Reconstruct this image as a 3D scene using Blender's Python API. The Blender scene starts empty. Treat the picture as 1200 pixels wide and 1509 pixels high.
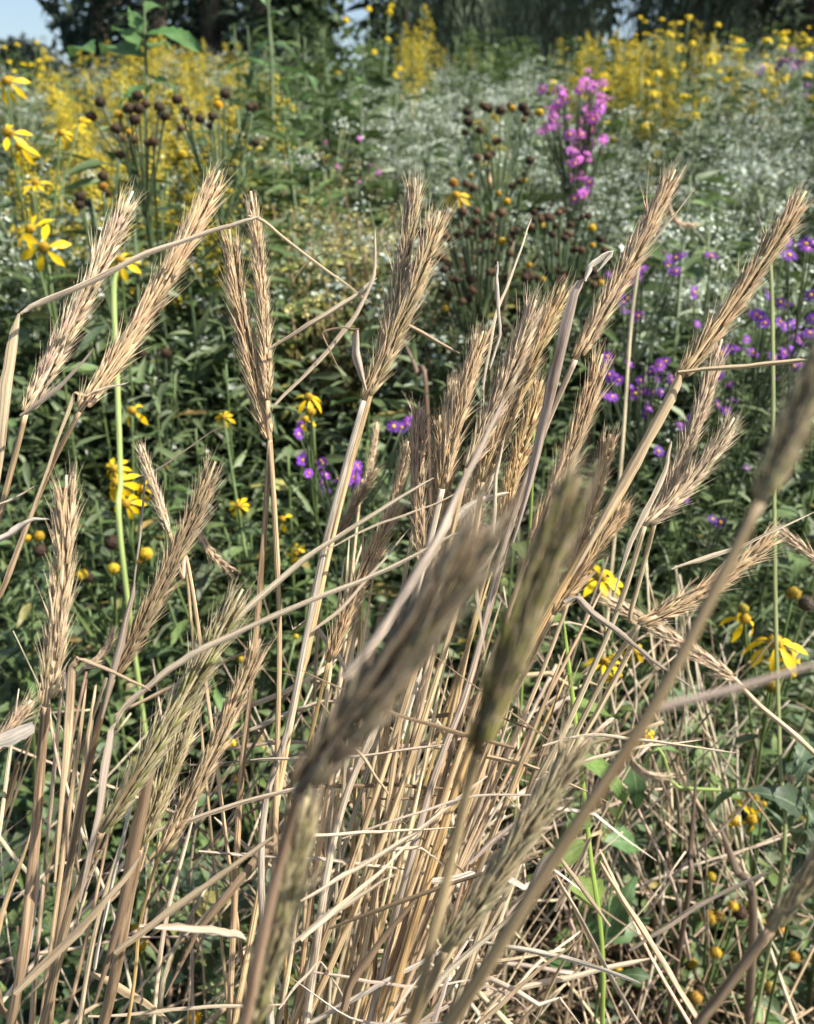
import bpy, math, random
import numpy as np
from mathutils import Vector, Matrix, Quaternion

R = random.Random(7)
NR = np.random.default_rng(7)
sc = bpy.context.scene
COL = sc.collection
rad = math.radians

# ------------------------------------------------------------------ camera
CAM_H, PITCH, FPX = 1.10, rad(22.0), 1280.0        # eye height, downward tilt, focal length in photo pixels
cam = bpy.data.cameras.new('camera')
cam.sensor_fit = 'VERTICAL'; cam.sensor_height = 24.0
cam.lens = 24.0 * FPX / 1509.0
cam.clip_start = 0.02; cam.clip_end = 2000
cam.dof.use_dof = True
cam.dof.focus_distance = 0.51
cam.dof.aperture_fstop = cam.lens / 3.0
camo = bpy.data.objects.new('camera', cam); COL.objects.link(camo)
camo.location = (0, 0, CAM_H); camo.rotation_euler = (math.pi / 2 - PITCH, 0, 0)
sc.camera = camo

# ------------------------------------------------------------------ light
SUN = Vector((0.66, -0.16, 0.74)).normalized()       # towards the sun
w = bpy.data.worlds.new('World'); sc.world = w; w.use_nodes = True
nt = w.node_tree; nt.nodes.clear()
sky = nt.nodes.new('ShaderNodeTexSky'); sky.sky_type = 'NISHITA'; sky.sun_disc = False
sky.sun_elevation = math.asin(SUN.z); sky.sun_rotation = math.atan2(SUN.x, SUN.y)
sky.dust_density = 2.0; sky.air_density = 1.0
bg = nt.nodes.new('ShaderNodeBackground'); bg.inputs[1].default_value = 0.092
wo = nt.nodes.new('ShaderNodeOutputWorld')
nt.links.new(sky.outputs[0], bg.inputs[0]); nt.links.new(bg.outputs[0], wo.inputs[0])
sl = bpy.data.lights.new('sun', 'SUN'); sl.energy = 5.0; sl.angle = rad(0.6); sl.color = (1.0, 0.94, 0.84)
so = bpy.data.objects.new('sun', sl); COL.objects.link(so)
so.rotation_euler = SUN.to_track_quat('Z', 'Y').to_euler(); so.location = (5, -3, 12)
vs = sc.view_settings
vs.view_transform = 'Standard'; vs.look = 'None'; vs.gamma = 1.0; vs.use_curve_mapping = False
vs.exposure = 1.06
cy = sc.cycles
cy.max_bounces = 6; cy.diffuse_bounces = 3; cy.glossy_bounces = 2; cy.transmission_bounces = 4; cy.transparent_max_bounces = 4

# ------------------------------------------------------------------ helpers
CF = Vector((0, math.cos(PITCH), -math.sin(PITCH))); CU = Vector((0, math.sin(PITCH), math.cos(PITCH))); CR = Vector((1, 0, 0))
EYE = Vector((0, 0, CAM_H))
def at(px, py, d):                                   # a point of the place: photo pixel plus distance
    return EYE + d * (CF + (px - 600) / FPX * CR + (754.5 - py) / FPX * CU)
def smooth(t): t = min(1, max(0, t)); return t * t * (3 - 2 * t)
def gz(x, y):                                        # height of the ground: a slope that flattens into a bank top
    if y < 1.0: z = 0.0
    else:
        a = min(y, 9.5) - 1.0
        z = 0.165 * a - 0.165 * 0.3 * (1 - math.exp(-a / 0.3))
        z -= 0.09 * max(0, min(8, -x - .8)) * min(1, a / 8)
        if y > 9.5: z += 0.5 * (1 - math.exp(-(y - 9.5) / 4.0))
    return z + 0.015 * math.sin(5 * x + 1.3 * y) + 0.012 * math.sin(7 * y - 3 * x)
def jit(c, a):
    k = 1 + R.uniform(-a, a)
    return tuple(max(0, v * k * (1 + R.uniform(-a, a) * .35)) for v in c[:3]) + (c[3] if len(c) > 3 else 1.0,)

class MB:
    def __init__(s): s.v = []; s.f = []; s.uv = []
    def add(s, vs_, fs, uvs):
        b = len(s.v); s.v.extend(vs_); s.uv.extend(uvs)
        s.f.extend(tuple(i + b for i in f) for f in fs)
    def tube(s, pts, rr, n=7, cap=True):
        pts = [Vector(p) for p in pts]; m = len(pts); vs_ = []; uvs = []; L = 0
        t0 = (pts[1] - pts[0]).normalized()
        a = t0.orthogonal().normalized()
        for i, p in enumerate(pts):
            t = (pts[min(i + 1, m - 1)] - pts[max(i - 1, 0)])
            t = t.normalized() if t.length > 1e-9 else t0
            a = (a - t * a.dot(t))
            a = a.normalized() if a.length > 1e-6 else t.orthogonal().normalized()
            b = t.cross(a)
            if i: L += (p - pts[i - 1]).length
            r = rr[i] if hasattr(rr, '__len__') else rr
            for k in range(n + 1):
                q = 2 * math.pi * k / n
                vs_.append(p + (a * math.cos(q) + b * math.sin(q)) * r); uvs.append((k / n, L))
        fs = []
        for i in range(m - 1):
            for k in range(n):
                o = i * (n + 1) + k; fs.append((o, o + 1, o + n + 2, o + n + 1))
        if cap:
            fs.append(tuple(range(n - 1, -1, -1))); fs.append(tuple((m - 1) * (n + 1) + k for k in range(n)))
        s.add(vs_, fs, uvs); return s
    def ribbon(s, pts, ww, roll0=0.6, roll1=0.9, fold=0.35, off=Vector((0, 0, 0))):
        pts = [Vector(p) for p in pts]; m = len(pts); vs_ = []; uvs = []; L = 0
        for i, p in enumerate(pts):
            t = (pts[min(i + 1, m - 1)] - pts[max(i - 1, 0)]).normalized()
            side = t.cross((EYE - p).normalized())
            if side.length < 1e-4: side = t.orthogonal()
            side.normalize()
            f = i / (m - 1)
            side = Quaternion(t, roll0 + (roll1 - roll0) * f) @ side
            nn = t.cross(side)
            if i: L += (p - pts[i - 1]).length
            h = ww[i] / 2
            for k, u in ((-1, 0), (-.5, .25), (0, .5), (.5, .75), (1, 1)):
                vs_.append(p - off + side * (k * h) + nn * (abs(k) ** 1.5 * h * fold * 2)); uvs.append((u, L))
        fs = [(i * 5 + k, i * 5 + k + 1, i * 5 + k + 6, i * 5 + k + 5) for i in range(m - 1) for k in range(4)]
        s.add(vs_, fs, uvs); return s
    def mesh(s, name, mat):
        return np_mesh(name, [tuple(v) for v in s.v], s.f, np.array(s.uv, dtype=np.float32), mat)

def np_mesh(name, verts, faces, uv, mat):
    me = bpy.data.meshes.new(name)
    me.from_pydata(verts, [], faces)
    if uv is not None and len(uv):
        l = me.uv_layers.new(name='uv')
        idx = np.empty(len(me.loops), dtype=np.int32); me.loops.foreach_get('vertex_index', idx)
        l.data.foreach_set('uv', np.ascontiguousarray(uv[idx], dtype=np.float32).ravel())
    me.polygons.foreach_set('use_smooth', np.ones(len(me.polygons), dtype=bool))
    if mat: me.materials.append(mat)
    return me

def inst(name, me, parent=None, M=None, color=None):
    o = bpy.data.objects.new(name, me); COL.objects.link(o)
    if parent is not None: o.parent = parent
    if M is not None: o.matrix_basis = M
    if color is not None: o.color = color if len(color) == 4 else tuple(color) + (1.0,)
    return o
def tag(o, label, cat, group=None):
    o['label'] = label; o['category'] = cat
    if group: o['group'] = group
    return o
def thing(name, loc, label, cat, group=None):
    o = bpy.data.objects.new(name, None); COL.objects.link(o); o.location = loc
    o.empty_display_size = 0.05
    return tag(o, label, cat, group)
def rel(pts, root): return [Vector(p) - Vector(root) for p in pts]
def frame(p, d, up):                                 # Y along d, Z near up
    y = Vector(d).normalized(); z = Vector(up); z = z - y * z.dot(y)
    z = z.normalized() if z.length > 1e-5 else y.orthogonal().normalized()
    x = y.cross(z)
    return Matrix(((x.x, y.x, z.x, p[0]), (x.y, y.y, z.y, p[1]), (x.z, y.z, z.z, p[2]), (0, 0, 0, 1)))
def scaled(M, s): return M @ Matrix.Diagonal((s, s, s, 1)) if not hasattr(s, '__len__') else M @ Matrix.Diagonal((s[0], s[1], s[2], 1))
def crom(P, n=6):                                    # smooth curve through points
    P = [Vector(p) for p in P]
    if len(P) < 3: return [P[0].lerp(P[-1], i / n) for i in range(n + 1)]
    Q = [2 * P[0] - P[1]] + P + [2 * P[-1] - P[-2]]; out = []
    for i in range(1, len(Q) - 2):
        a, b, c, d = Q[i - 1:i + 3]
        for k in range(n):
            t = k / n
            out.append(0.5 * ((2 * b) + (c - a) * t + (2 * a - 5 * b + 4 * c - d) * t * t + (3 * b - a - 3 * c + d) * t ** 3))
    out.append(P[-1]); return out
def rvec(s=1.0): return Vector((R.gauss(0, s), R.gauss(0, s), R.gauss(0, s)))

# ------------------------------------------------------------------ materials
def newmat(name):
    m = bpy.data.materials.new(name); m.use_nodes = True; t = m.node_tree; t.nodes.clear()
    return m, t, (lambda k: t.nodes.new('ShaderNode' + k)), t.links.new
def setin(n, **kw):
    for k, v in kw.items(): n.inputs[k].default_value = v
def plant_mat(name, streak=(40, 9), amp=(0.72, 1.25), blotch=None, trans=0.25, rough=0.55, spec=0.25, rnd=0.25, base=None, tip=None, green=None, vein=None, island=0.0, bump=0.0):
    m, t, N, L = newmat(name)
    oi = N('ObjectInfo'); uv = N('UVMap')
    col = oi.outputs['Color']
    def mul(c, fac_socket):
        v = N('VectorMath'); v.operation = 'SCALE'; L(c, v.inputs[0]); L(fac_socket, v.inputs['Scale']); return v.outputs[0]
    def mixc(f, a, b):
        x = N('Mix'); x.data_type = 'RGBA'
        for s_, val in ((x.inputs[0], f), (x.inputs[6], a), (x.inputs[7], b)):
            if isinstance(val, (float, int, tuple)): s_.default_value = val
            else: L(val, s_)
        return x.outputs[2]
    def mapr(s_, a, b, c, d):
        x = N('MapRange'); L(s_, x.inputs[0])
        for k, val in zip((1, 2, 3, 4), (a, b, c, d)): x.inputs[k].default_value = val
        return x.outputs[0]
    sep = N('SeparateXYZ'); L(uv.outputs[0], sep.inputs[0])
    if green:                                        # still green towards the base of the piece; how much is in the object's alpha
        inv = N('Math'); inv.operation = 'SUBTRACT'; inv.inputs[0].default_value = 1.0; L(oi.outputs['Alpha'], inv.inputs[1])
        g = mapr(sep.outputs[1], 0.15, 0.75, 1, 0)
        mm = N('Math'); mm.operation = 'MULTIPLY'; L(inv.outputs[0], mm.inputs[0]); L(g, mm.inputs[1])
        col = mixc(mm.outputs[0], col, green)
    col = mul(col, mapr(oi.outputs['Random'], 0, 1, 1 - rnd, 1 + rnd))
    if island:
        ge = N('NewGeometry'); col = mul(col, mapr(ge.outputs['Random Per Island'], 0, 1, 1 - island, 1 + island))
    # long fibres
    mp = N('Mapping'); L(uv.outputs[0], mp.inputs[0]); mp.inputs['Scale'].default_value = (streak[0], streak[1], 1)
    add = N('VectorMath'); add.operation = 'ADD'; L(mp.outputs[0], add.inputs[0])
    cx = N('CombineXYZ'); r10 = N('Math'); r10.operation = 'MULTIPLY'; L(oi.outputs['Random'], r10.inputs[0]); r10.inputs[1].default_value = 37.0
    L(r10.outputs[0], cx.inputs[0]); L(r10.outputs[0], cx.inputs[1]); L(cx.outputs[0], add.inputs[1])
    nz = N('TexNoise'); L(add.outputs[0], nz.inputs[0]); setin(nz, Scale=1.0, Detail=3.0, Roughness=0.6)
    col = mul(col, mapr(nz.outputs[0], 0.37, 0.63, amp[0], amp[1]))
    if blotch:
        mp2 = N('Mapping'); L(uv.outputs[0], mp2.inputs[0]); mp2.inputs['Scale'].default_value = (2.2, 14, 1)
        ad2 = N('VectorMath'); ad2.operation = 'ADD'; L(mp2.outputs[0], ad2.inputs[0]); L(cx.outputs[0], ad2.inputs[1])
        n2 = N('TexNoise'); L(ad2.outputs[0], n2.inputs[0]); setin(n2, Scale=1.0, Detail=4.0, Roughness=0.65)
        f = mapr(n2.outputs[0], 0.52, 0.64, 0, 0.8)
        col = mixc(f, col, blotch)
    if vein:                                         # paler midrib and side veins of a leaf (u across 0..1)
        a = N('Math'); a.operation = 'SUBTRACT'; L(sep.outputs[0], a.inputs[0]); a.inputs[1].default_value = 0.5
        b = N('Math'); b.operation = 'ABSOLUTE'; L(a.outputs[0], b.inputs[0])
        f = mapr(b.outputs[0], 0.015, 0.05, 0.55, 0)
        col = mixc(f, col, vein)
        wv = N('Math'); wv.operation = 'MULTIPLY_ADD'; L(b.outputs[0], wv.inputs[0]); wv.inputs[1].default_value = -0.45; L(sep.outputs[1], wv.inputs[2])
        w2 = N('Math'); w2.operation = 'MULTIPLY'; L(wv.outputs[0], w2.inputs[0]); w2.inputs[1].default_value = 50
        w3 = N('Math'); w3.operation = 'SINE'; L(w2.outputs[0], w3.inputs[0])
        col = mul(col, mapr(w3.outputs[0], 0.75, 1.0, 1.0, 1.18))
    if tip: col = mixc(mapr(sep.outputs[1], 0.55, 1.0, 0, 0.6), col, tip)
    if base: col = mixc(mapr(sep.outputs[1], 0.0, 0.35, 0.6, 0), col, base)
    p = N('BsdfPrincipled'); L(col, p.inputs['Base Color']); setin(p, Roughness=rough)
    p.inputs['Specular IOR Level'].default_value = spec
    if bump:
        bp = N('Bump'); bp.inputs['Strength'].default_value = bump; bp.inputs['Distance'].default_value = 0.001
        L(nz.outputs[0], bp.inputs['Height']); L(bp.outputs[0], p.inputs['Normal'])
    out = N('OutputMaterial')
    if trans:
        tr = N('BsdfTranslucent'); L(col, tr.inputs[0]); mx = N('MixShader'); mx.inputs[0].default_value = trans
        L(p.outputs[0], mx.inputs[1]); L(tr.outputs[0], mx.inputs[2]); L(mx.outputs[0], out.inputs[0])
    else: L(p.outputs[0], out.inputs[0])
    return m

M_spike = plant_mat('dry_spikelet', streak=(9, 4), amp=(0.7, 1.22), trans=0.22, rnd=0.22, tip=(0.76, 0.64, 0.45, 1), base=(0.34, 0.21, 0.10, 1), green=(0.22, 0.25, 0.06, 1), rough=0.5)
M_stem = plant_mat('dry_stem', streak=(17, 16), amp=(0.42, 1.35), blotch=(0.13, 0.075, 0.035, 1), trans=0, rnd=0.18, rough=0.45, spec=0.35, bump=0.5)
M_straw = plant_mat('dead_straw', streak=(9, 14), amp=(0.5, 1.3), blotch=(0.16, 0.11, 0.075, 1), trans=0, rnd=0.3, rough=0.6, bump=0.4)
M_blade = plant_mat('dry_blade', streak=(22, 9), amp=(0.5, 1.3), blotch=(0.2, 0.13, 0.085, 1), trans=0.22, rnd=0.12, rough=0.5, bump=0.6)
M_strawbits = plant_mat('dead_straw_litter', streak=(7, 18), amp=(0.65, 1.2), trans=0, rnd=0.0, rough=0.65, island=0.5)
M_leaf = plant_mat('green_leaf', streak=(5, 5), amp=(0.8, 1.18), trans=0.28, rnd=0.3, rough=0.5, spec=0.4, vein=(0.2, 0.27, 0.14, 1))
M_gstem = plant_mat('green_stem', streak=(5, 20), amp=(0.8, 1.15), trans=0, rnd=0.15, rough=0.45)
M_foli = plant_mat('green_foliage', streak=(5, 5), amp=(0.85, 1.15), trans=0.28, rnd=0.2, rough=0.5, spec=0.4, island=0.4)
M_petal = plant_mat('petal', streak=(9, 1.5), amp=(0.88, 1.1), trans=0.3, rnd=0.1, rough=0.5)
M_ray = plant_mat('ray_flower', streak=(9, 1.5), amp=(0.85, 1.15), trans=0.3, rnd=0.22, rough=0.55, island=0.15)
M_disc = plant_mat('flower_disc', streak=(30, 30), amp=(0.55, 1.35), trans=0, rnd=0.2, rough=0.8)
M_floret = plant_mat('tiny_florets', streak=(2, 2), amp=(0.95, 1.05), trans=0.25, rnd=0.2, rough=0.7, island=0.35)
M_bark = plant_mat('bark', streak=(14, 4), amp=(0.5, 1.4), trans=0, rnd=0.15, rough=0.9, bump=1.0)
M_crown = plant_mat('tree_foliage', streak=(3, 3), amp=(0.9, 1.1), trans=0.3, rnd=0.1, rough=0.55, island=0.5)

def ground_mat():
    m, t, N, L = newmat('meadow_soil')
    tc = N('TexCoord'); n1 = N('TexNoise'); L(tc.outputs['Object'], n1.inputs[0]); setin(n1, Scale=1.3, Detail=8.0, Roughness=0.65)
    n2 = N('TexNoise'); L(tc.outputs['Object'], n2.inputs[0]); setin(n2, Scale=60.0, Detail=6.0)
    r = N('ValToRGB'); L(n1.outputs[0], r.inputs[0])
    r.color_ramp.elements[0].position = .35; r.color_ramp.elements[0].color = (0.035, 0.026, 0.018, 1)
    r.color_ramp.elements[1].position = .7; r.color_ramp.elements[1].color = (0.04, 0.055, 0.02, 1)
    x = N('Mix'); x.data_type = 'RGBA'; x.blend_type = 'MULTIPLY'; x.inputs[0].default_value = .8; L(r.outputs[0], x.inputs[6])
    r2 = N('ValToRGB'); L(n2.outputs[0], r2.inputs[0]); r2.color_ramp.elements[0].color = (.4, .35, .3, 1); r2.color_ramp.elements[1].color = (1.6, 1.5, 1.3, 1)
    L(r2.outputs[0], x.inputs[7])
    p = N('BsdfPrincipled'); L(x.outputs[2], p.inputs['Base Color']); setin(p, Roughness=.95)
    b = N('Bump'); b.inputs['Strength'].default_value = .8; b.inputs['Distance'].default_value = .01; L(n2.outputs[0], b.inputs['Height']); L(b.outputs[0], p.inputs['Normal'])
    o = N('OutputMaterial'); L(p.outputs[0], o.inputs[0]); return m

# ------------------------------------------------------------------ ground
ys = list(np.arange(-3, 12, 0.2)) + list(np.arange(12, 40, 2)) + [50, 80, 140, 260, 500]
xs = [-500, -200, -80, -40, -20] + list(np.arange(-12, 12.01, 0.4)) + [20, 40, 80, 200, 500]
gv = [(x, y, gz(x, y)) for y in ys for x in xs]; nx = len(xs)
gf = [(j * nx + i, j * nx + i + 1, (j + 1) * nx + i + 1, (j + 1) * nx + i) for j in range(len(ys) - 1) for i in range(nx - 1)]
g = inst('ground', np_mesh('ground', gv, gf, None, ground_mat())); g['kind'] = 'structure'

# ------------------------------------------------------------------ leaf, floret and flower meshes (unit length along +Y)
def leaf_geo(wid, arch, fold, n=8, tooth=0.0, lobes=0, seed=0, wave=0.0, peak=0.4):
    rr = random.Random(seed); V = []; UV = []; F = []
    for i in range(n + 1):
        t = i / n
        pr = (t / peak) ** 0.75 if t < peak else ((1 - t) / (1 - peak)) ** 0.8
        for s in (-1, 0, 1):
            h = wid / 2 * pr * (1 + (tooth * (1 if i % 2 else -1) if 0 < i < n else 0) + rr.uniform(-.06, .06))
            if lobes and 0 < i < n: h *= 0.35 + 0.9 * abs(math.sin(math.pi * lobes * t + .4))
            y = t + (0.06 * tooth * 3 if (i % 2 and s) else 0) * (1 - t) * .4
            V.append((s * h, y, -arch * t * t + fold * abs(s) * h * 2 + wave * math.sin(6 * t + s * 1.2 + seed) * (t) * .08))
            UV.append((0.5 + 0.5 * s, t))
    for i in range(n):
        for k in (0, 1): F.append((i * 3 + k, i * 3 + k + 1, i * 3 + k + 4, i * 3 + k + 3))
    return np.array(V), F, np.array(UV)
def leaf_mesh(name, mat=M_leaf, **k):
    V, F, UV = leaf_geo(**k); return np_mesh(name, V.tolist(), F, UV, mat)
LANCE = [leaf_mesh('lance_leaf', wid=.22 + .05 * (i % 3), arch=.15 + .15 * i, fold=.25, seed=i, wave=1.0, tooth=.05, n=8) for i in range(4)]
OVATE = [leaf_mesh('toothed_leaf', wid=.42 + .06 * (i % 2), arch=.1 + .13 * i, fold=.18, seed=10 + i, wave=1.2, tooth=.13, n=12, peak=.33) for i in range(4)]
LOBED = [leaf_mesh('lobed_leaf', wid=.75, arch=.1 + .12 * i, fold=.15, seed=20 + i, wave=1.2, lobes=3, n=14, peak=.5) for i in range(3)]
NARROW = [leaf_mesh('narrow_leaf', wid=.10, arch=.2 + .2 * i, fold=.2, seed=30 + i, n=6) for i in range(3)]
PETAL = [leaf_mesh('petal', mat=M_petal, wid=.30 + .05 * (i % 2), arch=[.05, .3, .65, 1.0][i], fold=.12, seed=40 + i, n=6, peak=.6) for i in range(4)]

def scatter_geo(geo, pos, mats):
    """many copies of one small shape as arrays: geo (V,F,UV), pos (n,3), mats (n,3,3)"""
    V, F, UV = geo; n = len(pos); k = len(V)
    VV = np.einsum('nij,kj->nki', mats, V) + pos[:, None, :]
    return VV.reshape(-1, 3), [tuple(i + b for i in f) for b in range(0, n * k, k) for f in F], np.tile(UV, (n, 1))
def basis(d, up, s):                                 # (n,3) arrays -> (n,3,3), Y along d
    d = d / np.linalg.norm(d, axis=1, keepdims=True)
    up = up - d * (up * d).sum(1, keepdims=True); up /= np.maximum(np.linalg.norm(up, axis=1, keepdims=True), 1e-6)
    x = np.cross(d, up)
    return np.stack([x, d, up], axis=2) * np.asarray(s).reshape(-1, 1, 1)
OCT = (np.array([(1, 0, 0), (-1, 0, 0), (0, 1, 0), (0, -1, 0), (0, 0, .8), (0, 0, -.8)], float),
       [(0, 2, 4), (2, 1, 4), (1, 3, 4), (3, 0, 4), (2, 0, 5), (1, 2, 5), (3, 1, 5), (0, 3, 5)], np.zeros((6, 2)) + .5)
STAR = (np.array([(0, 0, .25)] + [((1 if k % 2 == 0 else .45) * math.cos(k * math.pi / 5), (1 if k % 2 == 0 else .45) * math.sin(k * math.pi / 5), .12 * (k % 2)) for k in range(10)]), [(0, k + 1, (k + 1) % 10 + 1) for k in range(10)], np.zeros((11, 2)) + .5)
def florets(name, pts, s, seed=0, shape=None):
    rg = np.random.default_rng(seed); pts = np.asarray(pts); n = len(pts)
    B = basis(rg.normal(size=(n, 3)), rg.normal(size=(n, 3)) * (1 if shape is None else .45) + (0 if shape is None else np.array([0, -.3, 1.0])), rg.uniform(.6, 1.3, n) * s)
    v, f, u = scatter_geo(OCT if shape is None else shape, pts, B); return np_mesh(name, v, f, u, M_floret)
SMALLLEAF = leaf_geo(.24, .3, .25, n=3, seed=5)
THINLEAF = leaf_geo(.11, .35, .2, n=3, seed=6)
OVALLEAF = leaf_geo(.5, .25, .2, n=4, seed=7, tooth=.05)
def leafage(name, pts, dirs, s, geo=SMALLLEAF, mat=M_foli, seed=0):
    rg = np.random.default_rng(seed); n = len(pts)
    B = basis(np.asarray(dirs, float), np.tile([[0, 0, 1.0]], (n, 1)) + rg.normal(size=(n, 3)) * .45, np.asarray(s))
    v, f, u = scatter_geo(geo, np.asarray(pts, float), B); return np_mesh(name, v, f, u, mat)

def dome(name, r, h, mat, seg=10, rings=5, rough=.0, seed=0, full=False):
    rr = random.Random(seed); V = []; UV = []; F = []
    a0 = -math.pi / 2 if full else -.35
    for j in range(rings + 1):
        a = a0 + (math.pi / 2 - a0) * j / rings
        for k in range(seg):
            q = 2 * math.pi * (k + .5 * (j % 2)) / seg; e = 1 + rr.uniform(-rough, rough)
            V.append((r * math.cos(a) * math.cos(q) * e, r * math.cos(a) * math.sin(q) * e, h * math.sin(a) * e)); UV.append((k / seg, j / rings))
    for j in range(rings):
        for k in range(seg): F.append((j * seg + k, j * seg + (k + 1) % seg, (j + 1) * seg + (k + 1) % seg, (j + 1) * seg + k))
    F.append(tuple(range(seg - 1, -1, -1)))
    return np_mesh(name, V, F, np.array(UV), mat)
def spiky(name, r, mat, n=90, seed=0, sq=.9):        # a spent seed head: a knob bristling with dry bracts
    rr = random.Random(seed); b = MB()
    d = dome('x', r * .72, r * .72 * sq, None, 8, 5, .1, seed, True)
    b.add([v.co.copy() for v in d.vertices], [tuple(p.vertices) for p in d.polygons], [(.5, .2)] * len(d.vertices)); bpy.data.meshes.remove(d)
    for i in range(n):
        z = 1 - 1.7 * (i + .5) / n; q = i * 2.39996; c = math.sqrt(max(0, 1 - z * z))
        dv = Vector((c * math.cos(q), c * math.sin(q), z * sq)); o = dv.orthogonal().normalized(); o2 = dv.cross(o).normalized()
        base = dv * r * .62; tp = dv * r * rr.uniform(.92, 1.15) + rvec(r * .05); k = r * .13
        b.add([base + o * k, base - o * k * .5 + o2 * k * .87, base - o * k * .5 - o2 * k * .87, tp], [(0, 1, 3), (1, 2, 3), (2, 0, 3)], [(.1, .2), (.5, .2), (.9, .2), (.5, 1)])
    return b.mesh(name, mat)
DISC = [spiky('disc', .0092, M_disc, 110, i, .85) for i in range(2)]
SPENT = [spiky('seed_knob', .0092, M_disc, 60, 5 + i, .95) for i in range(3)]
def rays(name, n, r, wid, seed, cup=.15):
    rr = random.Random(seed); b = MB()
    for i in range(n):
        q = 2 * math.pi * i / n + rr.uniform(-.1, .1); l = r * rr.uniform(.82, 1.08); z0 = rr.uniform(-.05, .1) * r
        V, F, UV = leaf_geo(wid / r, -cup + rr.uniform(-.15, .35), .1, n=3, seed=i, peak=.6)
        rot = Matrix.Rotation(q, 3, 'Z')
        b.add([rot @ Vector((v[0] * l, r * .18 + v[1] * l * .85, v[2] * l + z0)) for v in V], F, [tuple(u) for u in UV])
    return b.mesh(name, M_ray)
ASTER = [rays('aster_rays', 26, .0155, .0032, i, [.05, -.1, .3][i]) for i in range(3)]
ASTERDISC = dome('aster_disc', .0042, .0028, M_disc, 8, 3, .08, 3)

# ------------------------------------------------------------------ wild rye
def spikelet(seed):                                  # three awned florets and two bristle glumes, unit = metres
    rr = random.Random(seed); b = MB()
    def fl(d, l, r, awn, side=Vector((0, 0, 0))):
        d = Vector(d).normalized(); a = d.orthogonal().normalized(); c = d.cross(a)
        bend = Vector((rr.uniform(-1, 1), 0, rr.uniform(-1, 1))) * .10
        ts = [(0, .5, 0), (.2, 1, .2), (.5, .88, .45), (.8, .42, .72), (1, .17, .85), (1 + awn * .5, .11, .95), (1 + awn, .05, 1)]
        V = []; UV = []; F = []
        for t, q, vv in ts:
            p = d * (l * t) + bend * (l * t * t) + side
            for k in range(5):
                an = 2 * math.pi * k / 5
                V.append(p + (a * math.cos(an) + c * math.sin(an) * .75) * r * q); UV.append((k / 5, vv))
        for j in range(len(ts) - 1):
            for k in range(5): F.append((j * 5 + k, j * 5 + (k + 1) % 5, j * 5 + 5 + (k + 1) % 5, j * 5 + 5 + k))
        b.add(V, F, UV)
    for s in (-1, 0, 1):
        fl((s * .10 + rr.uniform(-.07, .07), 1, rr.uniform(-.1, .13)), .0118 * rr.uniform(.82, 1.12), .00086 * rr.uniform(.85, 1.12), rr.uniform(.5, 1.25), Vector((s * .0007, .0012 * (s == 0), 0)))
    for s in (-1, 1):
        fl((s * .16 + rr.uniform(-.08, .1), 1, -.05), .0105, .0005, .9, Vector((s * .0012, 0, -.0005)))
    return b.mesh('spikelet', M_spike)
SPIKE = [spikelet(i) for i in range(9)]

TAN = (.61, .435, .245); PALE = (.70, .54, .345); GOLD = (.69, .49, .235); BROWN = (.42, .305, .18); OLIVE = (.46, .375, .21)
STEM_C = dict(tan=(.55, .40, .23), pale=(.66, .52, .34), gold=(.55, .38, .17), brown=(.33, .24, .15), grey=(.50, .42, .32), olive=(.38, .30, .16))

def stem_down(base, mids, conv=None, d_end=None):
    """points from the head (or stem top) down to a root in the ground; the clump's stems run together below the frame"""
    P = [at(*base)] + [at(*m) for m in mids]
    last = mids[-1] if mids else base
    cx = conv if conv is not None else 390 + R.gauss(0, 70)
    de = d_end or max(.6, last[2] + .07)
    q = at(cx, 1900, de); P.append(q)
    v = (P[-1] - P[-2]).normalized()
    r = q + v * .25; P.append(Vector((r.x * .6 + q.x * .4, q.y + R.uniform(-.02, .02), gz(q.x, q.y) - .01)))
    return P
def stalk_mesh(P, wpx, d, name='stem', sheath=True, fray=False):
    """a stem as a tapered tube with nodes and overlapping leaf sheaths"""
    C = crom(P, 9); n = len(C); L = [0]
    for i in range(1, n): L.append(L[-1] + (C[i] - C[i - 1]).length)
    r0 = wpx / FPX * d / 2 * .74; rr = []
    nodes = [R.uniform(.1, .2), R.uniform(.3, .42), R.uniform(.5, .65)]
    for l in L:
        k = .86 + .25 * min(1, l / .35)
        if sheath:
            for nd in nodes:
                x = l - nd
                if -.12 < x < 0: k *= 1 + .22 * (1 + x / .12)
                if abs(x) < .008: k *= 1.12
        if fray: k *= min(1, .25 + l / .05)
        rr.append(r0 * k)
    return MB().tube(C, rr, 8).mesh(name, M_stem)

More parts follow.
